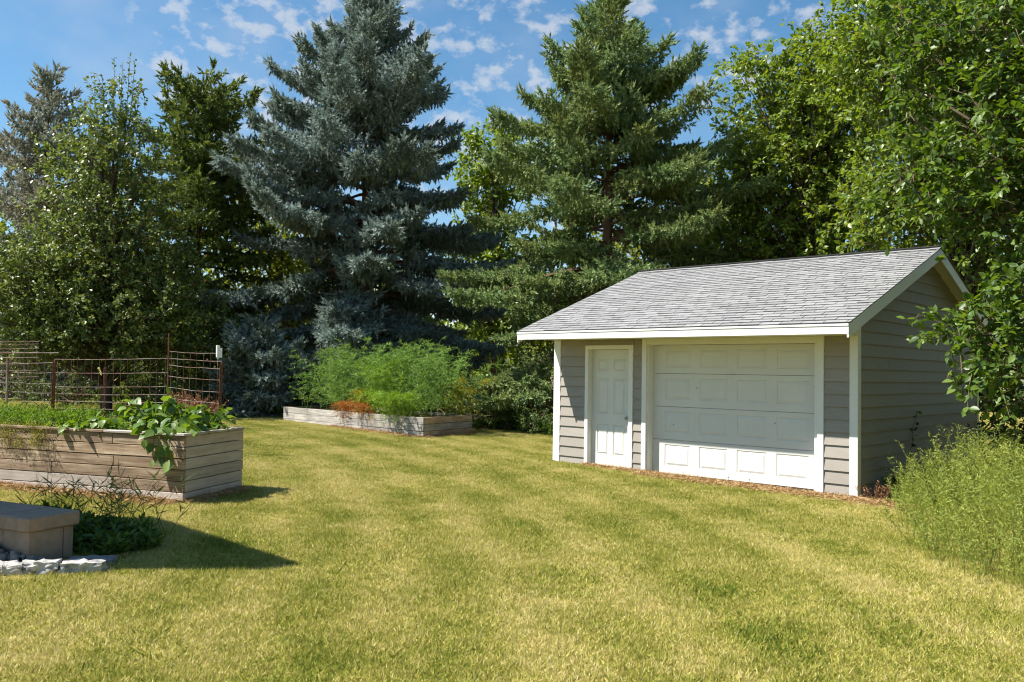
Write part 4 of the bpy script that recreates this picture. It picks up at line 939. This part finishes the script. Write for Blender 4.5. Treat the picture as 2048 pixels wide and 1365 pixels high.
# ------------------------------------------------------------------ weeds
M['weed'] = foliage('pale_weed', [(.17, .215, .035), (.27, .315, .06), (.37, .40, .11)], .6, .35, .2, clump=(.14, .19, .04), clump_scale=1.6)
M['weed_dark'] = foliage('lush_weed', [(.04, .08, .015), (.07, .125, .02), (.12, .19, .04)], .5, .3, .3)
M['weed_red'] = foliage('dry_red_weed', [(.16, .07, .035), (.27, .13, .07), (.33, .20, .11)], .7, .2, .2)
def in_poly(p, poly):
    c = False; n = len(poly)
    for i in range(n):
        a, b = poly[i], poly[(i+1) % n]
        if (a[1] > p[1]) != (b[1] > p[1]) and p[0] < (b[0]-a[0])*(p[1]-a[1])/(b[1]-a[1])+a[0]: c = not c
    return c
def weeds(name, label, cat, poly, n, h, seed, mat, leaf=.055, per=42, wid=.22, lean=.22, hook=True, edge=.35, kind='stuff', hfun=None):
    rg = np.random.default_rng(seed); poly = [np.asarray(p)[:2] for p in poly]; A = np.array(poly); lo, hi = A.min(0), A.max(0); P = []; D = []; tubes = []; k = 0
    while k < n:
        p = rg.uniform(lo, hi)
        if not in_poly(p, poly): continue
        k += 1; dist = min(np.linalg.norm(p-(a+(b-a)*np.clip((p-a)@(b-a)/((b-a)@(b-a)), 0, 1))) for a, b in zip(poly, poly[1:]+poly[:1]))
        hh = h*rg.uniform(.7, 1.15)*min(1, edge+dist/.7*(1-edge)); 
        if hfun: hh *= hfun(p)
        b = np.array([p[0], p[1], float(G(*p))-.02]); ln = np.array([rg.normal(0, lean), rg.normal(0, lean), 1.]); f = np.linspace(0, 1, 5); bend = np.array([rg.normal(0, .12), rg.normal(0, .12), -.04])
        pts = b+ln*(hh*f)[:, None]+bend*(f**3)[:, None]*hh; tubes.append((pts, list(np.linspace(.004, .0015, 5)), 3))
        g = rg.uniform(.25, 1., per)**.75; o = np.stack([np.interp(g, f, pts[:, i]) for i in range(3)], 1); az = rg.uniform(0, 6.28, per); d = np.stack([np.cos(az), np.sin(az), rg.uniform(.1, 1.2, per)], 1)
        P.append(o+rg.normal(0, .012, o.shape)); D.append(nrm(d))
        if hook:
            q = 7; fr = np.linspace(0, 1, q); a = rg.uniform(0, 6.28); c = pts[-1]+np.stack([np.cos(a)*fr**2*.05, np.sin(a)*fr**2*.05, fr*.07-fr**2*.03], 1); P.append(c); D.append(nrm(np.gradient(c, axis=0)+rg.normal(0, .004, c.shape)))
    P = np.vstack(P); D = np.vstack(D); V, F = scatter(DIA_V, DIA_F, P, D, leaf*rg.uniform(.6, 1.2, len(P)), width=leaf*wid*1.8, rng=rg); rn = np.repeat(rg.random(len(P)), 2)
    st = tube_np(tubes); nv = len(V); q = np.array(st.f); V = np.vstack([V, np.array(st.v)]); F = np.vstack([F, q[:, [0, 1, 2]]+nv, q[:, [0, 2, 3]]+nv]); rn = np.concatenate([rn, np.full(2*len(q), .3)])
    o = link(name, np_mesh(name, V, F, rn), M[mat]); return tag(o, label, cat, kind=kind)
WP = [gp(1780, 1000), gp(1795, 1060), gp(1850, 1120), gp(1930, 1165), gp(2048, 1200), np.array([4.3, -4.4, 0]), np.array([4.6, -1.5, 0]), np.array([3.2, .6, 0]), np.array([1.3, 1.2, 0])]
weeds('weed_patch', 'pale green patch of tall fine leaved weeds beside the shed at the lower right', 'weeds', WP, 1150, 1.0, 601, 'weed', per=46, leaf=.044, wid=.17)
weeds('dry_weed', 'reddish dry weed stalks at the right edge behind the pale weeds', 'weeds', [gp(2000, 925), gp(2075, 950), np.array([3.6, .9, 0]), np.array([2.2, 1.9, 0])], 46, 1.15, 602, 'weed_red', per=26, leaf=.04, edge=.9, hook=False, lean=.3)
weeds('dry_weed', 'rusty brown dry weeds behind the wire fence left of the blue spruce', 'weeds', [col(335, 22.5), col(440, 20.5), col(445, 23), col(350, 25)], 70, .85, 609, 'weed_red', per=30, leaf=.06, edge=.8, hook=False, lean=.3)
weeds('dry_weed', 'small reddish dry weed at the foot of the shed corner', 'weeds', [(.10, -.10), (.42, -.16), (.42, .12), (.12, .2)], 16, .30, 603, 'weed_red', per=16, leaf=.04, edge=.9, hook=False)
WB = [SWC+SWN*.45+SWD*-.02, SWC+SWN*.45+SWD*-.28, SWC+SWN*.9+SWD*-.36, SWC+SWN*1.2+SWD*-.0, SWC+SWN*1.25+SWD*1.5, SWC+SWN*.46+SWD*1.8]
weeds('lush_weeds', 'lush dark green weeds growing behind the seat wall', 'weeds', WB, 300, .34, 604, 'weed_dark', per=26, leaf=.085, wid=.35, hook=False, lean=.35)
weeds('grass_stalks', 'long seeding grass stalks standing behind the seat wall', 'grass', [SWC+SWN*.9+SWD*.1, SWC+SWN*1.4+SWD*-.2, SWC+SWN*1.6+SWD*1.2, SWC+SWN*1.0+SWD*1.5], 46, .52, 605, 'weed_dark', per=8, leaf=.16, wid=.06, hook=False, lean=.4, edge=1)
def strip(u0, v0, u1, v1, d0): a, b = col(u0, d0), col(u1, v1); return a, b
TL = [col(440, 27.5), col(520, 26.2), col(590, 24.8), col(600, 28), col(440, 30)]
weeds('lawn_edge_weeds', 'ragged green weeds along the lawn edge left of the low bed', 'weeds', TL, 260, .55, 606, 'weed_dark', per=24, leaf=.09, wid=.4, hook=False, edge=.6)
TR = [col(945, 21.4), col(1010, 22.2), col(1105, 20.6), col(1125, 22.6), col(1000, 25.5), col(940, 24)]
weeds('lawn_edge_weeds', 'ragged green weeds along the lawn edge between the low bed and the shed', 'weeds', TR, 330, .5, 607, 'weed_dark', per=24, leaf=.09, wid=.4, hook=False, edge=.6)
SB = [np.array([.1, .3, 0]), np.array([1.2, .4, 0]), np.array([1.6, 5.5, 0]), np.array([.1, 5.7, 0])]
weeds('wall_foot_weeds', 'shaded weeds at the foot of the right shed wall', 'weeds', SB, 130, .35, 608, 'weed_dark', per=20, leaf=.07, wid=.4, hook=False, edge=.7)
# a vine creeping up the side wall
mb = MB(); rg = np.random.default_rng(31); vp = [(.03, 2.05+.28*f+.03*math.sin(9*f), .55+.62*f) for f in np.linspace(0, 1, 9)]; vine = thing('wall_vine', 'thin dark vine creeping up the shaded right shed wall', 'vine', (.05, 2.05, 0))
mb.tube([(.06, 2.1, .0)]+vp, .004, 4, cap=False); mb.build('stem', M['twig'], vine)
P = np.array([vp[i] for i in (3, 4, 4, 5, 7, 8, 8, 8, 2, 1, 3)])+rg.normal(0, .02, (11, 3))*(0, 1, 1)+(.012, 0, 0); V, F = scatter(LEAF_V, LEAF_F3, P, rg.normal(size=(11, 3))+(.4, 0, 0), .085, rng=rg)
o = link('leaves', np_mesh('leaves', V, F, np.repeat(rg.random(11), 6)), M['under'], vine); o['kind'] = 'stuff'

# ------------------------------------------------------------------ dead grass strips
def straw(label, segs, n, seed):
    rg = np.random.default_rng(seed); P = []; D = []
    for a, b, w, share in segs:
        a = np.asarray(a)[:2]; b = np.asarray(b)[:2]; k = int(n*share); d = nrm(b-a); nn = np.array([d[1], -d[0]]); q = a+(b-a)*rg.random((k, 1))+nn*(np.abs(rg.normal(0, .55, (k, 1)))*w-.02)
        P.append(np.column_stack([q, G(q[:, 0], q[:, 1])+.004+rg.random(k)**2*.045])); D.append(nrm(rg.normal(size=(k, 3))*(1, 1, .35)))
    P = np.vstack(P); D = np.vstack(D); V, F = scatter(np.array([(-.5, 0, 0), (.5, 0, 0), (0, 0, 1.)]), np.array([(0, 1, 2)]), P, D, rg.uniform(.04, .11, len(P)), width=.008, rng=rg)
    tag(link('dead_grass', np_mesh('dead_grass', V, F, rg.random(len(P))), M['straw']), label, 'dead grass', kind='stuff')
e0 = NB0+NBE*1.22
straw('orange brown dead grass along the foot of the tall bed', [(NB0+NBF*4.3, NB0, .26, .75), (NB0, e0, .16, .25)], 14000, 701)
straw('brown dead grass along the foot of the low bed', [(FB0+FBF*3.6, FB0, .30, .7), (FB0, FB0+FBE*1.9, .25, .3)], 8000, 702)
straw('tan dead grass along the front of the shed', [((-4.7, -.05), (-3.45, -.05), .14, .12), ((-3.45, -.08), (.1, -.03), .32, .76), ((.1, -.03), (.9, -.05), .4, .12)], 24000, 703)
def earth(pts, label):
    mb = MB(); n = len(pts)//2; V = [(p[0], p[1], float(G(p[0], p[1]))+.005) for p in pts]; mb.add(V, [(i, i+1, 2*n-2-i, 2*n-1-i) for i in range(n-1)]); tag(mb.build('bare_earth', M['tan_soil']), label, kind='structure')
M['tan_soil'] = solid('tan_soil', (.27, .18, .10), .95, .1, .3, 7, None, .6, 40)
rg = np.random.default_rng(71); xs = np.linspace(-3.5, .5, 17)
earth([(x, -.02) for x in xs]+[(x, -.15-rg.random()*.10) for x in xs[::-1]], 'bare tan earth in front of the garage door')
xs = np.linspace(0, 4.2, 15); ff = lambda s_, o: NB0+NBF*s_+np.array([NBF[1], -NBF[0]])*(-o)
earth([tuple(ff(x, .0)) for x in xs]+[tuple(ff(x, -.12-rg.random()*.08)) for x in xs[::-1]], 'bare earth along the foot of the tall bed')

# ------------------------------------------------------------------ mown grass
def build_grass():
    tufts = []
    for k in range(4):
        rg = np.random.default_rng(800+k); n = 1500 if k < 3 else 420; r = .36*np.sqrt(rg.random(n)); a = rg.uniform(0, 6.28, n)
        P = np.stack([r*np.cos(a), r*np.sin(a), np.full(n, -.004)], 1); cl = .5+.5*np.sin(P[:, 0]*19+k)*np.sin(P[:, 1]*23+k*2); D = nrm(rg.normal(0, .75, (n, 3))*(1, 1, .15)+(0, 0, .75))
        V, F = scatter(np.array([(-.5, 0, 0), (.5, 0, 0), (.12, .3, .6), (0, 1.3, 1.)]), np.array([(0, 1, 2), (0, 2, 3)]), P, D, rg.uniform(.020, .050, n)*(.7+.5*cl), width=.0058 if k < 3 else .013, rng=rg)
        me = np_mesh('grass_tuft', V, F, np.repeat(rg.random(n)*(1 if k < 3 else .3), 2)); me.materials.append(M['grass']); tufts.append(bpy.data.objects.new('grass_tuft', me))
    rg = np.random.default_rng(810); pts = []
    st = .30; xs = np.arange(-34, 9, st); ys = np.arange(-13, 14, st); X, Y = np.meshgrid(xs, ys); X = X.ravel()+rg.uniform(-.14, .14, X.size); Y = Y.ravel()+rg.uniform(-.14, .14, Y.size)
    d = np.stack([X-CAM[0], Y-CAM[1]], 1); fw = d@_fw[:2]; rt = d@_r2[:2]; keep = (fw > 2.5) & (abs(rt) < fw*.68+1.5) & (np.hypot(*d.T) < 34)
    keep &= ~((X > -3.6) & (X < .5) & (Y > -.32) & (Y < .1)); keep &= ~((X > SX0-.02) & (X < SX1+.03) & (Y > -.03) & (Y < SY1)); X, Y = X[keep], Y[keep]
    def inbed(c, f, e, fl, el):
        A = np.array([f, e]).T; q = np.linalg.solve(A, np.stack([X-c[0], Y-c[1]])); return (q[0] > .02) & (q[0] < fl) & (q[1] > .02) & (q[1] < el)
    bad = inbed(NB0, NBF, NBE, 4.3, 1.22) | inbed(FB0, FBF, FBE, 6.05, 1.9) | inbed(SWC[:2]+.0, SWD[:2], SWN[:2], 3, .44) | inbed(EC[:2]-EN[:2]*.1, ED[:2], -EN[:2], 2.5, .6)
    X, Y = X[~bad], Y[~bad]; n = len(X); me = bpy.data.meshes.new('grass'); me.vertices.add(n); me.vertices.foreach_set('co', np.stack([X, Y, G(X, Y)], 1).astype(np.float32).ravel())
    for nm, val in (('rot', rg.uniform(0, 6.28, n)), ('scl', rg.uniform(.75, 1.25, n)), ('pick', rg.choice(4, n, p=[.32, .32, .31, .05]).astype(float))):
        at = me.attributes.new(nm, 'FLOAT', 'POINT'); at.data.foreach_set('value', val.astype(np.float32))
    o = link('grass', me, M['grass']); tag(o, 'short yellow green mown grass of the lawn', 'grass', kind='stuff')
    ng = bpy.data.node_groups.new('grass_nodes', 'GeometryNodeTree'); ng.interface.new_socket('Geometry', in_out='INPUT', socket_type='NodeSocketGeometry'); ng.interface.new_socket('Geometry', in_out='OUTPUT', socket_type='NodeSocketGeometry')
    N, L = ng.nodes, ng.links; gi = N.new('NodeGroupInput'); go = N.new('NodeGroupOutput'); jn = N.new('GeometryNodeJoinGeometry')
    def attr(nm):
        a = N.new('GeometryNodeInputNamedAttribute'); a.data_type = 'FLOAT'; a.inputs['Name'].default_value = nm; return a.outputs['Attribute']
    cb = N.new('ShaderNodeCombineXYZ'); L.new(attr('rot'), cb.inputs['Z']); pk = attr('pick'); sc = attr('scl')
    for k, t in enumerate(tufts):
        cp = N.new('FunctionNodeCompare'); cp.data_type = 'FLOAT'; cp.operation = 'EQUAL'; L.new(pk, cp.inputs[0]); cp.inputs[1].default_value = k; cp.inputs['Epsilon'].default_value = .1
        oi = N.new('GeometryNodeObjectInfo'); oi.inputs['Object'].default_value = t; oi.inputs['As Instance'].default_value = True
        ip = N.new('GeometryNodeInstanceOnPoints'); L.new(gi.outputs[0], ip.inputs['Points']); L.new(cp.outputs[0], ip.inputs['Selection']); L.new(oi.outputs['Geometry'], ip.inputs['Instance'])
        L.new(cb.outputs[0], ip.inputs['Rotation']); L.new(sc, ip.inputs['Scale']); L.new(ip.outputs[0], jn.inputs[0])
    L.new(jn.outputs[0], go.inputs[0]); md = o.modifiers.new('grass', 'NODES'); md.node_group = ng
build_grass()
